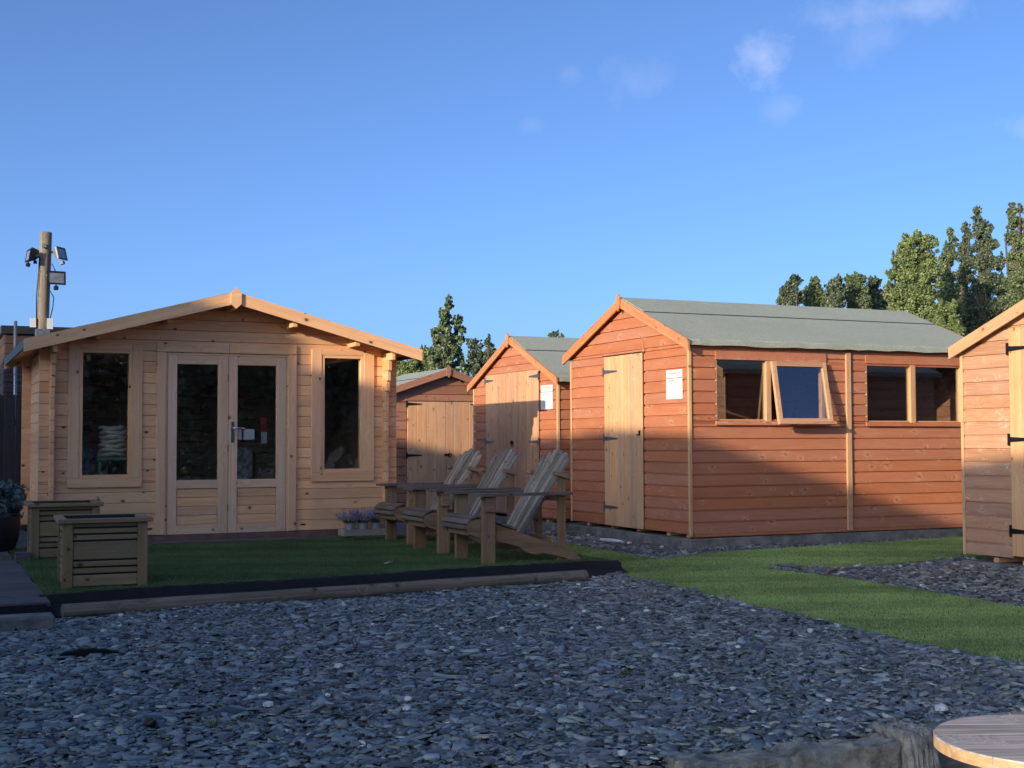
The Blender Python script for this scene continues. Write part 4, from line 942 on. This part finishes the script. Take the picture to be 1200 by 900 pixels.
# ------------------------------------------------------------------ adirondack chairs (local x towards the back of the chair)
def chair():
    t = thing('garden_armchair', 'nearest of the three slatted wooden armchairs on the turf, closest to the gravel', 'armchair', (4.17, 10.0, 0), 0, 'wooden armchairs in a row')
    m = M['chair_wood']; hw = .29
    for s in (-1, 1):
        y = s * hw
        lg = bx('front_leg', t, m, -.058, .052, y - .022 if s < 0 else y - .022, y + .022, 0, .548, 'z', .004)
        prism('bracket', lg, m, [(.0, 0), (.034, 0), (.034, .07), (.05, .115), (-.05, .115), (-.034, .07), (-.034, 0)], 0, .032, Matrix.Translation((0, 0, 0)))
        lg.children[0].matrix_basis = lg.matrix_basis.inverted() @ Matrix.Translation((-.003, y + (s * .0232 if s > 0 else -.0552), .430))
        q = mbox('bolt', lg, M['galv'], [(-.009, .009, -.006, 0, -.009, .009)]); q.matrix_basis = lg.matrix_basis.inverted() @ Matrix.Translation((-.01, y - .0225, .235))
        # arm board, wider in front
        am = [(-.135, -.075), (-.135, .06), (-.10, .085), (.18, .085), (.45, .05), (.735, .038), (.735, -.05), (.3, -.07), (-.09, -.095)]
        v = [(x, q_ * (-s) * .95, z) for z in (.552, .574) for x, q_ in am]; n = len(am)
        f = [tuple(range(n)), tuple(range(2 * n - 1, n - 1, -1))] + [(k, (k + 1) % n, (k + 1) % n + n, k + n) for k in range(n)]
        me = mesh('arm', v, f); bm = bmesh.new(); bm.from_mesh(me); bmesh.ops.recalc_face_normals(bm, faces=bm.faces); bm.to_mesh(me); bm.free()
        link('armrest', me, M['chair_arm'], t, Matrix.Translation((0, y, 0)))
        bx('rear_post', t, m, .655, .735, y - .02, y + .02, 0, .735, 'z', .004) if False else None
        rp = bx('rear_post', t, m, .648, .722, (y + .048 if s < 0 else y - .07) - .0, (y + .07 if s < 0 else y - .048), .0, .70, 'z', .004)
        # runner: curved side board from the seat nose down to the ground at the back
        top = [(-.185, .30), (-.17, .335), (-.13, .360), (-.07, .368), (.02, .345), (.14, .300), (.28, .255), (.42, .205), (.58, .155), (.70, .115), (.78, .075), (.845, .02), (.84, .0)]
        bot = [(.76, .0), (.70, .03), (.60, .055), (.50, .08), (.42, .068), (.34, .09), (.27, .135), (.16, .17), (.03, .195), (-.08, .22), (-.16, .25)]
        r = prism('runner', t, m, top + bot, y - .018 + s * -.042, y + .018 + s * -.042)
        for bxx, bz in ((.785, .045),):
            q = mbox('bolt', r, M['galv'], [(bxx - .009, bxx + .009, y - .066 if s < 0 else y - .0605 - .006, y - .0605 if s > 0 else y - .0005 - .0, bz - .009, bz + .009)]) if s > 0 else mbox('bolt', r, M['galv'], [(bxx - .009, bxx + .009, y + .018, y + .0238, bz - .009, bz + .009)])
    # seat slats over the curved nose
    nose = [(-.188, .285), (-.186, .325), (-.150, .366), (-.092, .384), (-.022, .372), (.050, .350), (.122, .323), (.194, .298), (.266, .273)]
    for i in range(len(nose) - 1):
        a, b = Vector((nose[i][0], 0, nose[i][1])), Vector((nose[i + 1][0], 0, nose[i + 1][1])); d = (b - a).normalized(); nrm = Vector((-d.z, 0, d.x)); mid = (a + b) / 2 + nrm * .004
        Lh = (b - a).length / 2 - .003; hw2 = hw - .024
        o = link('seat_slat', box_mesh(2 * hw2, .020, 2 * Lh, .004, M['chair_arm']), None, t, Matrix.Translation(mid) @ Matrix(((0, nrm.x, d.x), (1, 0, 0), (0, nrm.z, d.z))).to_4x4())
    bx('front_rail', t, m, -.15, -.128, -hw + .07, hw - .07, .235, .315, 'y'); bx('stretcher', t, m, .60, .622, -hw + .07, hw - .07, .15, .205, 'y')
    bx('back_rail', t, m, .628, .646, -hw + .05, hw - .05, .50, .548, 'y'); bx('back_rail', t, m, .30, .34, -hw + .06, hw - .06, .17, .212, 'y')
    # fan back
    n = 6; base = Vector((.335, 0, .215)); tilt = Vector((.545, 0, .84)).normalized(); nv = Vector((-tilt.z, 0, tilt.x))
    lens = [.775, .815, .84, .84, .815, .775]
    for i in range(n):
        k = (i - (n - 1) / 2); yb = k * .062; yt = k * .092; Lk = lens[i]
        w0, w1 = .0245, .0375; pts = [(-w0, 0), (w0, 0), (w1, Lk - .03 - max(0, k) * .012)]
        pts += [(w1 * .8, Lk - .008 - max(0, k) * .011), (w1 * .4, Lk - max(0, k) * .006), (-w1 * .4, Lk - max(0, -k) * .006), (-w1 * .8, Lk - .008 - max(0, -k) * .011), (-w1, Lk - .03 - max(0, -k) * .012)]
        tl = math.atan2(yt - yb, Lk)
        # local x along the slat so that the grain follows it
        v = [(z, yy, x) for yy in (-.011, .011) for x, z in pts]; c = len(pts)
        f = [tuple(range(c)), tuple(range(2 * c - 1, c - 1, -1))] + [(q, (q + 1) % c, (q + 1) % c + c, q + c) for q in range(c)]
        me = mesh('slat', v, f); bm = bmesh.new(); bm.from_mesh(me); bmesh.ops.recalc_face_normals(bm, faces=bm.faces); bm.to_mesh(me); bm.free()
        X = (tilt * math.cos(tl) + Vector((0, 1, 0)) * math.sin(tl)).normalized(); Y = nv; Z = X.cross(Y)
        link('back_slat', me, M['chair_back'], t, Matrix.Translation(base + Vector((0, yb, 0)) + nv * rnd.uniform(-.002, .002)) @ Matrix((X, Y, Z)).transposed().to_4x4())
    # block tying back and posts together
    for s in (-1, 1): beam('back_brace', t, m, (.60, s * .24, .735), (.735, s * .26, .700), .06, .034)
    bx('back_brace', t, m, .655, .688, -.225, .225, .66, .705, 'y')
    return t
c3 = chair()
for loc, rz, lab in [((4.205, 11.10, 0), 1.0, 'middle of the three slatted wooden armchairs on the turf'), ((4.315, 12.22, 0), 2.0, 'farthest of the three slatted wooden armchairs, nearest the cabin')]:
    c = copy_tree(c3); c.location = loc; c.rotation_euler.z = R(rz); c['label'] = lab
c3.rotation_euler.z = R(0)

# ------------------------------------------------------------------ lavender trough by the cabin
tr = thing('flower_trough', 'low pale trough holding lavender pots against the cabin wall', 'trough', (3.925, 12.86, 0), R(1))
bx('front_board', tr, M['grey_wood'], 0, .46, 0, .02, .03, .098); bx('back_board', tr, M['grey_wood'], 0, .46, .20, .22, .03, .098)
bx('end_board', tr, M['grey_wood'], 0, .02, .021, .199, .03, .098, 'y'); bx('end_board', tr, M['grey_wood'], .44, .46, .021, .199, .03, .098, 'y'); mbox('base_board', tr, M['grey_wood'], [(.021, .439, .021, .199, .03, .05)])
for i, lab in enumerate(['left lavender pot in the pale trough by the cabin', 'middle lavender pot in the pale trough by the cabin', 'right lavender pot in the pale trough by the cabin']):
    px = .09 + i * .14; pl = thing('potted_lavender', lab, 'potted plant', (3.925 + px, 12.965, .05), 0, 'lavender pots in the trough')
    lathe('pot', pl, M['pot'], [(.045, 0), (.055, .10), (.058, .10), (.058, .108), (.05, .108), (.048, .09)], 14)
    n = 150; q = np.random.default_rng(50 + i); th = q.uniform(0, 2 * np.pi, n); le = np.abs(q.normal(.55, .33, n)); Ls = q.uniform(.05, .13, n)
    V = []; F = []; C = []
    for k in range(n):
        d = Vector((math.cos(th[k]) * math.sin(le[k]), math.sin(th[k]) * math.sin(le[k]), math.cos(le[k]))); b = Vector((math.cos(th[k]) * .03, math.sin(th[k]) * .03, .10)); e = b + d * Ls[k]
        sd = d.cross(Vector((q.normal(), q.normal(), q.normal()))).normalized()
        g = (.10, .14, .11) if k % 3 else (.07, .10, .055)
        i0 = len(V); V += [b - sd * .003, b + sd * .003, e]; F.append((i0, i0 + 1, i0 + 2)); C.append(g)
        if k % 5 < 3:
            col = [(.24, .23, .36), (.34, .32, .45), (.30, .33, .42)][k % 3]
            for z in range(3):
                cpt = e + d * (.016 * z); sd2 = d.cross(Vector((q.normal(), q.normal(), q.normal()))).normalized(); i0 = len(V)
                V += [cpt - sd2 * .008, cpt + d * .016, cpt + sd2 * .008, cpt - d * .006]; F.append((i0, i0 + 1, i0 + 2, i0 + 3)); C.append(col)
    Va = np.array([tuple(p) for p in V]); T3 = np.array([x for x in F if len(x) == 3]); T4 = np.array([x for x in F if len(x) == 4]); C = np.array(C)
    order = [k for k, x in enumerate(F) if len(x) == 3] + [k for k, x in enumerate(F) if len(x) == 4]
    link('foliage', arrays_mesh('lav', Va, [T3, T4], C[order]), M['flower'], pl)
for i, (x, y, z, lab) in enumerate([(4.43, 13.0, 0, 'red brick lying by the cabin corner behind the armchairs'), (4.40, 12.99, .068, 'pale stone block resting on the red brick by the cabin corner')]):
    tag(bx('brick' if i == 0 else 'stone_block', None, M['brick'] if i == 0 else M['concrete'], x - .11, x + .08, y - .05, y + .05, z, z + (.065 if i == 0 else .07), 'x', .006), lab, 'brick' if i == 0 else 'stone')
mn = sheet('turf_roll', [(3.95, 12.62), (4.5, 12.62), (4.52, 12.84), (3.97, 12.82)], lambda x, y: -.004, .034, M['turf']); tag(mn, 'raised fold of green artificial turf in front of the flower trough', 'turf')

# barrel with blue green shrub, at the left edge
bp = thing('planted_barrel', 'dark half barrel with a blue green shrub at the left edge', 'barrel planter', (.60, 13.0, 0))
lathe('barrel', bp, M['black'], [(.19, 0), (.23, .12), (.24, .22), (.24, .32), (.215, .32), (.21, .28)], 20)
def leaf_cloud(name, parent, mat, centers, n, size, pal, seed, squash=(1, 1, 1), up=.2, flat=.6):
    """Small leaf quads through the volume of overlapping lobes; centres = (x,y,z,r)."""
    q = np.random.default_rng(seed); Cn = np.array(centers); pr_ = Cn[:, 3] ** 2; idx = q.choice(len(Cn), n, p=pr_ / pr_.sum())
    d = q.normal(size=(n, 3)); d /= np.linalg.norm(d, axis=1)[:, None]; rad = Cn[idx, 3] * (q.random(n) ** .45) * q.uniform(.75, 1.12, n)
    P = Cn[idx, :3] + d * rad[:, None] * np.array(squash)
    nrm = d * .8 + q.normal(size=(n, 3)) * flat + np.array([0, 0, up]); nrm /= np.linalg.norm(nrm, axis=1)[:, None]
    a = np.cross(nrm, q.normal(size=(n, 3))); a /= np.linalg.norm(a, axis=1)[:, None]; b = np.cross(nrm, a); s = size * q.uniform(.55, 1.25, n)[:, None]
    V = np.stack([P - a * s * .5, P + b * s * .42 - nrm * s * .08, P + a * s * .62, P - b * s * .42 - nrm * s * .08], 1)
    tone = np.array(pal)[q.choice(len(pal), n)] * q.uniform(.75, 1.25, (n, 1)) * (.85 + .3 * np.random.default_rng(seed + 1).random(len(Cn)))[idx][:, None]
    return link(name, arrays_mesh(name, V.reshape(-1, 3), [np.arange(4 * n).reshape(n, 4)], tone), mat, parent)
leaf_cloud('foliage', bp, M['leaf'], [(rnd.uniform(-.2, .24), rnd.uniform(-.17, .17), rnd.uniform(.33, .56), rnd.uniform(.05, .1)) for _ in range(22)], 1300, .048, [(.12, .17, .16), (.16, .22, .22), (.08, .13, .10)], 5)

# ------------------------------------------------------------------ dark building, fence, pole behind the cabin
db = thing('dark_building', 'dark brown flat roofed timber building behind the cabin at the left', 'building', (1.05, 20, -.09))
H = 2.76
mbox('wall', db, M['darkwood'], [(.02, 2.1, .02, 4, 0, H - .05)])
for i in range(19): bx('cladding_board', db, M['darkwood'], 0, 2.1, -.012 - .003 * (i % 2), .019, H - .12 - (i + 1) * .14 + .004, H - .12 - i * .14, 'x', .004)
for i in range(19): bx('cladding_board', db, M['darkwood'], -.012, .018, .02, 4, H - .12 - (i + 1) * .14 + .004, H - .12 - i * .14, 'y', .004)
bx('roof_edge', db, M['black'], -.06, 2.2, -.06, 4.1, H - .115, H)
fn = thing('board_fence', 'dark vertical board fence at the left edge beside the cabin', 'fence', (-.6, 17.0, -.09))
for i in range(15): bx('fence_board', fn, M['fence'], i * .125, i * .125 + .119, 0, .02, .02, 1.66 + rnd.uniform(-.01, .01), 'z', .004)
bx('rail', fn, M['fence'], 0, 1.9, .022, .06, 1.3, 1.37)
for i, xx in enumerate((.1, 1.75)): bx('fence_post', fn, M['fence'], xx, xx + .08, .062, .14, 0, 1.7, 'z')
for q in range(3): tube_obj('wire', fn, M['galv'], [(0, .08, 1.78 + q * .07), (1.0, .08, 1.77 + q * .07), (1.9, .08, 1.79 + q * .07)], .004, 5)
v, f = tube([(1.135, 18.6, -.1), (1.115, 18.6, 1.2), (1.105, 18.6, 2.62)], .022, 10)
tag(link('steel_pipe', mesh('pipe', v, f, True), M['galv']), 'thin pale vertical pipe before the dark building at the far left', 'pipe')
pole = thing('floodlight_pole', 'old wooden pole carrying four floodlights behind the cabin roof', 'pole', (1.40, 18, -.09))
v, f = [], []
tube_obj('post', pole, M['pole'], [(.0, 0, 2.3), (.005, 0, 2.7), (.015, 0, 3.1), (.022, 0, 3.5), (.03, 0, 3.835)], [.072, .075, .074, .076, .074], 16)
o = pole.children[0]
# grain runs along the pole: build in a frame whose x is up
Rm = Matrix(((0, 0, 1), (0, -1, 0), (1, 0, 0))).to_4x4(); o.data.transform(Rm.inverted()); o.matrix_basis = Rm
mbox('steel_sleeve', pole, M['galv'], [(-.085, .085, -.085, .085, 0, 2.56)])
def flood(loc, az, el, sc_, label, sensor=True, mat='black'):
    """Floodlight that faces azimuth az (from -Y towards +X) and el below the horizon; fixed to the pole as a part."""
    d = thing('floodlight', label, 'floodlight', Vector(pole.location) + Vector(loc)); d.rotation_euler = (R(el), 0, R(az)); s = sc_
    body = mbox('housing', d, M[mat], [(-.13 * s, .13 * s, -.02 * s, .0, -.095 * s, .095 * s)])
    v = [(x * .13 * s, -.0, z * .095 * s) for x, z in ((-1, -1), (1, -1), (1, 1), (-1, 1))] + [(x * .08 * s, .075 * s, z * .055 * s) for x, z in ((-1, -1), (1, -1), (1, 1), (-1, 1))]
    link('back_shell', mesh('shell', v, [(4, 5, 6, 7), (0, 4, 7, 3), (1, 2, 6, 5), (0, 1, 5, 4), (3, 7, 6, 2)]), M[mat], d)
    mbox('bezel', d, M['black'], [(-.14 * s, .14 * s, -.034 * s, -.021 * s, -.105 * s, -.078 * s), (-.14 * s, .14 * s, -.034 * s, -.021 * s, .078 * s, .105 * s), (-.14 * s, -.115 * s, -.034 * s, -.021 * s, -.077 * s, .077 * s), (.115 * s, .14 * s, -.034 * s, -.021 * s, -.077 * s, .077 * s)])
    mbox('lens', d, M['lamp_glass'], [(-.114 * s, .114 * s, -.028 * s, -.0205 * s, -.0765 * s, .0765 * s)])
    if sensor: mbox('sensor', d, M['black'], [(-.03 * s, .03 * s, -.03 * s, .03 * s, -.18 * s, -.125 * s), (-.01 * s, .01 * s, -.01 * s, .01 * s, -.125 * s, -.106 * s)])
    return d
flood((.20, -.10, 3.55), 55, -14, .80, 'upper right floodlight on the pole, turned to the right', mat='lamp_grey')
flood((.145, -.16, 3.22), 8, -6, .85, 'lower right floodlight on the pole, facing forward')
flood((-.17, -.05, 3.51), -82, -10, .8, 'lower of two black floodlights on the left of the pole')
flood((-.10, .10, 3.56), -100, 4, .72, 'upper of two black floodlights on the left of the pole')
for p0, p1 in (((.03, 0, 3.58), (.22, -.03, 3.58)), ((.02, -.05, 3.27), (.15, -.10, 3.25)), ((.0, 0, 3.52), (-.12, -.03, 3.52)), ((.0, .02, 3.6), (-.06, .07, 3.58))): beam('bracket', pole, M['galv'], p0, p1, .03, .03)
for q in ((-.12, -.02, 2.58, .07, .12), (.085, -.06, 2.56, .07, .14), (-.0, -.095, 3.28 + .34, .05, .05)):
    mbox('junction_box', pole, M['white'] if q[2] < 3 else M['lamp_grey'], [(q[0] - q[3] / 2, q[0] + q[3] / 2, q[1] - .035, q[1] + .015, q[2], q[2] + q[4])])
tube_obj('cable', pole, M['black'], [(-.075, -.02, 2.6), (-.08, -.03, 3.0), (-.06, -.05, 3.3), (-.05, -.04, 3.5)], .008, 5)
tube_obj('cable', pole, M['black'], [(.09, -.05, 2.7), (.12, -.05, 2.85), (.13, -.06, 2.98), (.08, -.08, 3.06)], .007, 5)
tube_obj('cable', pole, M['black'], [(.1, -.06, 3.42), (.13, -.06, 3.36), (.16, -.08, 3.28)], .007, 5)

# ------------------------------------------------------------------ trees
def at(px, py, d):
    k = _F + _R2 * ((px - 600) / 1529.02) - _U2 * ((py - 450) / 1529.02); k = k / math.hypot(k.x, k.y); return Vector((0, 0, 1)) + k * d
GREEN = [(.145, .20, .085), (.18, .235, .10), (.115, .16, .07), (.23, .28, .14)]
DEEP = [(.115, .16, .085), (.145, .19, .10), (.09, .125, .07), (.20, .24, .15)]
LIGHT = [(.19, .25, .085), (.23, .29, .10), (.15, .20, .07), (.27, .32, .13)]
def tree(label, d, lobes, n, leafsz, pal, seed, trunk_px, name='tree', cat='tree', limbs=5, core=.84, dens=6.5, sz=.40):
    """lobes: (px, py, radius px) as one sees them from the path, at ground distance d; the crown is as deep as it is wide."""
    q = random.Random(seed); base = at(trunk_px, 500, d); t = thing(name, label, cat, (base.x, base.y, -.1)); o = Vector((base.x, base.y, -.1))
    cs = []
    for px, py, r in lobes:
        c = at(px, py, d); rr = r * d / 1529.02
        dep = q.uniform(-.5, .5) * rr
        dirv = Vector((c.x, c.y, 0)).normalized(); c = c + dirv * dep - o
        cs.append((c.x, c.y, c.z, rr))
        cs[-1] = (c.x, c.y, c.z, rr * core)
        for _ in range(7):
            k = Vector((q.gauss(0, 1), q.gauss(0, 1), q.gauss(.25, .9))).normalized() * rr * q.uniform(.55, 1.15); cs.append((c.x + k.x, c.y + k.y, c.z + k.z, rr * q.uniform(.16, .36)))
        for _ in range(2):                                   # upright shoots
            a = q.uniform(0, 6.28); b = rr * q.uniform(.2, .8); h0 = rr * q.uniform(.4, .8)
            for st_ in range(4): cs.append((c.x + math.cos(a) * b, c.y + math.sin(a) * b, c.z + h0 + st_ * rr * .16, rr * (.2 - .035 * st_)))
    leaf_cloud('crown', t, M['leaf'], cs, int(n * dens), leafsz * sz, pal, seed, flat=.8)
    zt = max(c[2] for c in cs); V, F = tube([(0, 0, 0), (.03, .02, zt * .35), (-.02, 0, zt * .7), (cs[0][0] * .5, cs[0][1] * .5, zt * .93)], [zt * .03, zt * .022, zt * .012, zt * .004], 8)
    for k in range(limbs):
        c = cs[q.randrange(len(cs))]; z0 = min(zt * q.uniform(.2, .6), c[2] * .8); a, b = tube([(0, 0, z0), (c[0] * .5, c[1] * .5, (z0 + c[2]) * .5 - .05), (c[0], c[1], c[2])], [zt * .012, zt * .008, zt * .003], 6); nb = len(V); V += a; F += [tuple(i + nb for i in fc) for fc in b]
    link('trunk', mesh('trunk', V, F, True), M['bark'], t); return t
# left, between the cabin and the middle shed
tree('tall narrow dark tree rising behind the lowest shed', 32, [(525, 352, 5), (524, 362, 7), (521, 372, 9), (519, 384, 12), (536, 380, 9), (513, 394, 9), (528, 397, 14), (541, 388, 6), (517, 410, 15), (535, 412, 15), (508, 422, 12), (527, 428, 16), (545, 432, 13), (512, 440, 14), (530, 448, 18), (545, 455, 16)], 5200, .16, GREEN, 21, 527, core=.5, dens=2.6, sz=.5)
tree('rounded bluish bush right of the tall narrow tree', 36, [(553, 405, 9), (560, 414, 10), (571, 402, 8), (576, 410, 7), (553, 425, 13), (567, 424, 12), (578, 420, 9), (562, 440, 16), (575, 440, 14), (553, 456, 16), (570, 460, 16)], 4200, .15, DEEP, 22, 563, 'bush', 'bush', core=.6, dens=3.4)
tree('pale green bush low between the cabin eave and the tall narrow tree', 38, [(468, 430, 10), (480, 430, 10), (490, 424, 12), (500, 416, 11), (472, 442, 14), (487, 440, 14), (500, 432, 13), (495, 450, 14)], 3600, .13, LIGHT, 23, 484, 'bush', 'bush')
tree('small leafy treetop just showing above the middle shed roof', 45, [(646, 393, 4), (652, 391, 4), (658, 395, 4), (650, 402, 8), (644, 408, 9), (660, 405, 8)], 900, .13, GREEN, 24, 650)
# right, beyond the big shed roof
for lab, lobes, n, pal, sd, tp, d in [
    ('leftmost and smallest of the low trees showing above the big shed roof', [(922, 340, 8), (930, 332, 8), (934, 329, 6), (920, 352, 11), (932, 348, 12), (926, 364, 14)], 1900, DEEP, 31, 928, 40),
    ('second low tree from the left above the big shed roof', [(953, 334, 7), (956, 330, 5), (948, 343, 9), (958, 344, 10), (952, 356, 13), (960, 366, 13)], 1700, GREEN, 32, 954, 41),
    ('third low tree from the left above the big shed roof', [(975, 337, 8), (981, 331, 8), (972, 348, 10), (984, 345, 11), (978, 360, 14)], 1800, DEEP, 33, 978, 40),
    ('fourth low tree, tallest of the low ones above the big shed roof', [(997, 329, 7), (1007, 327, 8), (1000, 339, 10), (1010, 340, 10), (1003, 355, 14), (1012, 362, 12)], 2000, GREEN, 34, 1004, 41),
    ('fifth low tree, next to the large round-topped tree', [(1022, 332, 7), (1027, 331, 7), (1021, 344, 9), (1030, 346, 9), (1024, 362, 14), (1036, 360, 12)], 1800, DEEP, 35, 1025, 42)]:
    tree(lab, d, lobes, n, .16, pal, sd, tp, limbs=3)
tree('large round-topped light green tree right of the low trees', 38, [(1075, 281, 9), (1063, 284, 8), (1086, 286, 9), (1057, 292, 8), (1096, 285, 5), (1052, 305, 9), (1068, 300, 15), (1085, 302, 14), (1047, 322, 9), (1060, 322, 16), (1080, 322, 17), (1092, 318, 12), (1046, 345, 12), (1062, 346, 17), (1082, 345, 18), (1070, 368, 20), (1092, 368, 16), (1100, 385, 14), (1050, 366, 14)], 7600, .16, LIGHT, 41, 1072)
tree('slim dark tree tucked right of the round-topped tree', 41, [(1113, 272, 5), (1116, 280, 6), (1112, 292, 8), (1109, 306, 10), (1116, 300, 8), (1108, 325, 12), (1112, 345, 14), (1110, 368, 16), (1106, 388, 14)], 3200, .15, GREEN, 42, 1111)
tree('short bright green bush below the slim dark tree', 34, [(1104, 362, 8), (1114, 360, 7), (1100, 376, 11), (1116, 374, 9), (1108, 390, 12), (1122, 388, 9)], 2000, .13, LIGHT, 43, 1108, 'bush', 'bush')
tree('dark columnar tree left of the tallest pair of spires', 43, [(1131, 268, 6), (1134, 276, 7), (1130, 290, 9), (1133, 306, 11), (1129, 325, 13), (1132, 348, 15), (1128, 372, 16), (1134, 392, 15)], 3600, .15, DEEP, 44, 1131)
tree('tall dark columnar tree with a pointed spire above the right shed', 42, [(1144, 247, 5), (1145, 256, 6), (1152, 263, 6), (1147, 272, 9), (1158, 270, 6), (1150, 288, 11), (1162, 286, 9), (1152, 308, 14), (1166, 308, 10), (1155, 332, 16), (1168, 335, 12), (1152, 358, 17), (1166, 362, 15), (1155, 385, 17)], 6400, .15, DEEP, 45, 1154)
tree('tall slender tree at the right edge behind the right shed', 40, [(1186, 241, 4), (1185, 250, 6), (1195, 246, 5), (1188, 262, 8), (1197, 262, 8), (1186, 280, 9), (1198, 284, 11), (1190, 302, 13), (1203, 308, 13), (1192, 328, 15), (1206, 335, 15), (1190, 352, 15), (1205, 362, 16)], 5200, .15, GREEN, 46, 1193)
tree('dark dense bush low behind the roof of the right shed', 44, [(1178, 338, 13), (1182, 355, 15), (1176, 372, 16), (1190, 380, 15), (1172, 394, 14)], 3000, .15, DEEP, 47, 1180, 'bush', 'bush')

# ------------------------------------------------------------------ hedge behind and added sun blockers beside the viewer
# unseen blocks added at left, tops shaped to cast the yard's shadow edges
NH = Vector((SUN_H.y, -SUN_H.x, 0))
def lightspace(s, a, z=0): return SUN_H * a + NH * s + Vector((0, 0, z))
def barn(label, s0, s1, z0, z1, a=-6.0, dep=5.0):
    t = thing('barn', label, 'barn', (0, 0, 0)); V = []
    for aa, dz in ((a, 0), (a - dep, -.3)):
        for s, z in ((s0, z0), (s1, z1)):
            V += [lightspace(s, aa, -.1), lightspace(s, aa, z + dz)]
    link('wall', mesh('wall', V, [(0, 2, 3, 1), (4, 5, 7, 6), (0, 1, 5, 4), (2, 6, 7, 3)]), M['barn'], t)
    u = Vector((0, 0, .03)); Rf = [V[1], V[3], V[7], V[5]]
    link('roof', mesh('roof', Rf + [p + u for p in Rf], [(0, 1, 2, 3), (7, 6, 5, 4), (0, 4, 5, 1), (1, 5, 6, 2), (2, 6, 7, 3), (3, 7, 4, 0)]), M['tin'], t)
    return t
barn('tallest timber barn left of the viewer', -20.0, -10.45, 5.98, 5.64)
barn('timber barn with steeper roof left of the viewer', -10.44, -8.20, 5.34, 5.26)
barn('timber barn with gently sloping roof left of the viewer', -8.19, -5.30, 5.25, 4.79)
barn('low timber barn nearest the viewer on the left', -5.29, -1.9, 4.95, 4.98)
hd = [(x, -13 + rnd.uniform(-1, 1), z, 2.0) for x in range(-6, 40, 2) for z in (1, 2.2, 3.0)]
leaf_cloud('hedge', None, M['leaf'], hd, 90000, .24, DEEP, 77)
bpy.data.objects['hedge']['label'] = 'tall dark hedge of trees behind the viewer'; bpy.data.objects['hedge']['category'] = 'hedge'; bpy.data.objects['hedge']['kind'] = 'stuff'

# ------------------------------------------------------------------ fallen leaves
def fallen(label, x, y, z, col, r, rz):
    n = 10; v = [(0, 0, .004)]; f = []
    for i in range(n):
        t = 2 * math.pi * i / n; k = 1 - .35 * abs(math.sin(t * 2.5)); v.append((math.cos(t) * r * 1.3 * k, math.sin(t) * r * .7 * k, .006 + .35 * r * abs(math.sin(t)) * .6))
    for i in range(n): f.append((0, 1 + i, 1 + (i + 1) % n))
    o = link('fallen_leaf', mesh('fallen_leaf', v, f), col); o.location = (x, y, z); o.rotation_euler = (rnd.uniform(-.2, .2), rnd.uniform(-.2, .2), rz); o.modifiers.new('s', 'SOLIDIFY').thickness = .0015
    tag(o, label, 'leaf')
M['dry_leaf'] = plain('dry_pale_leaf', (.46, .40, .28), .7, .2, 40); M['rust_leaf'] = plain('rust_brown_leaf', (.30, .13, .05), .7, .2, 40)
fallen('pale dry leaf lying on the turf in front of the armchairs', 3.42, 9.98, .018, M['dry_leaf'], .045, .4)
fallen('rust brown leaf beside the long round log on the slate', 2.78, 8.62, -.055, M['rust_leaf'], .035, 1.2)
fallen('rust brown leaf on the open slate left of the kerb', 2.62, 5.35, -.055, M['rust_leaf'], .028, 2.0)
fallen('pale dry leaf on the turf path near the slate corner', 5.75, 7.9, -.052, M['dry_leaf'], .032, .9)

# ------------------------------------------------------------------ weeds in the slate
for i, (x, y, lab) in enumerate([(1.02, 5.02, 'small yellow green weed growing through the slate at the lower left'), (1.14, 5.06, 'tiny green weed beside the yellow green one at the lower left'), (2.95, 5.3, 'small green weed in the middle of the slate'), (4.55, 6.9, 'small green weed in the slate near the turf path')]):
    q = np.random.default_rng(90 + i); n = 26; V = []; C = []
    for k in range(n):
        a = q.uniform(0, 6.28); ln = q.uniform(.02, .045); t = q.uniform(.3, 1.2); b = np.array((math.cos(a) * .006, math.sin(a) * .006, 0)); d = np.array((math.cos(a) * math.sin(t), math.sin(a) * math.sin(t), math.cos(t))); sd = np.array((-math.sin(a), math.cos(a), 0)) * .004
        V += [b - sd, b + d * ln * .5 + sd * 1.4, b + d * ln]; C.append(np.array((.20, .24, .06)) * q.uniform(.6, 1.2))
    o = link('weed', arrays_mesh('weed', np.array(V), [np.arange(3 * n).reshape(n, 3)], np.array(C)), M['leaf']); o.location = (x, y, gz(x, y) + .012); tag(o, lab, 'weed')

# alike things share a group
for o in list(COL.objects):
    if o.parent is None and 'label' in o and 'group' not in o:
        for k, g in (('tree', 'trees beyond the sheds'), ('bush', 'bushes beyond the sheds'), ('timber_shed', 'red-brown timber sheds'), ('floodlight', 'floodlights on the wooden pole'), ('notice', 'printed notices on the sheds'),
                     ('concrete_plinth', 'concrete plinths under the sheds'), ('fallen_leaf', 'fallen leaves'), ('weed', 'small weeds in the slate'), ('garden_chair', 'chairs inside the cabin'), ('card', 'white cards in the cabin door'), ('barn', 'barns beside the viewer')):
            if o.name == k or o.name.startswith(k + '.'): o['group'] = g
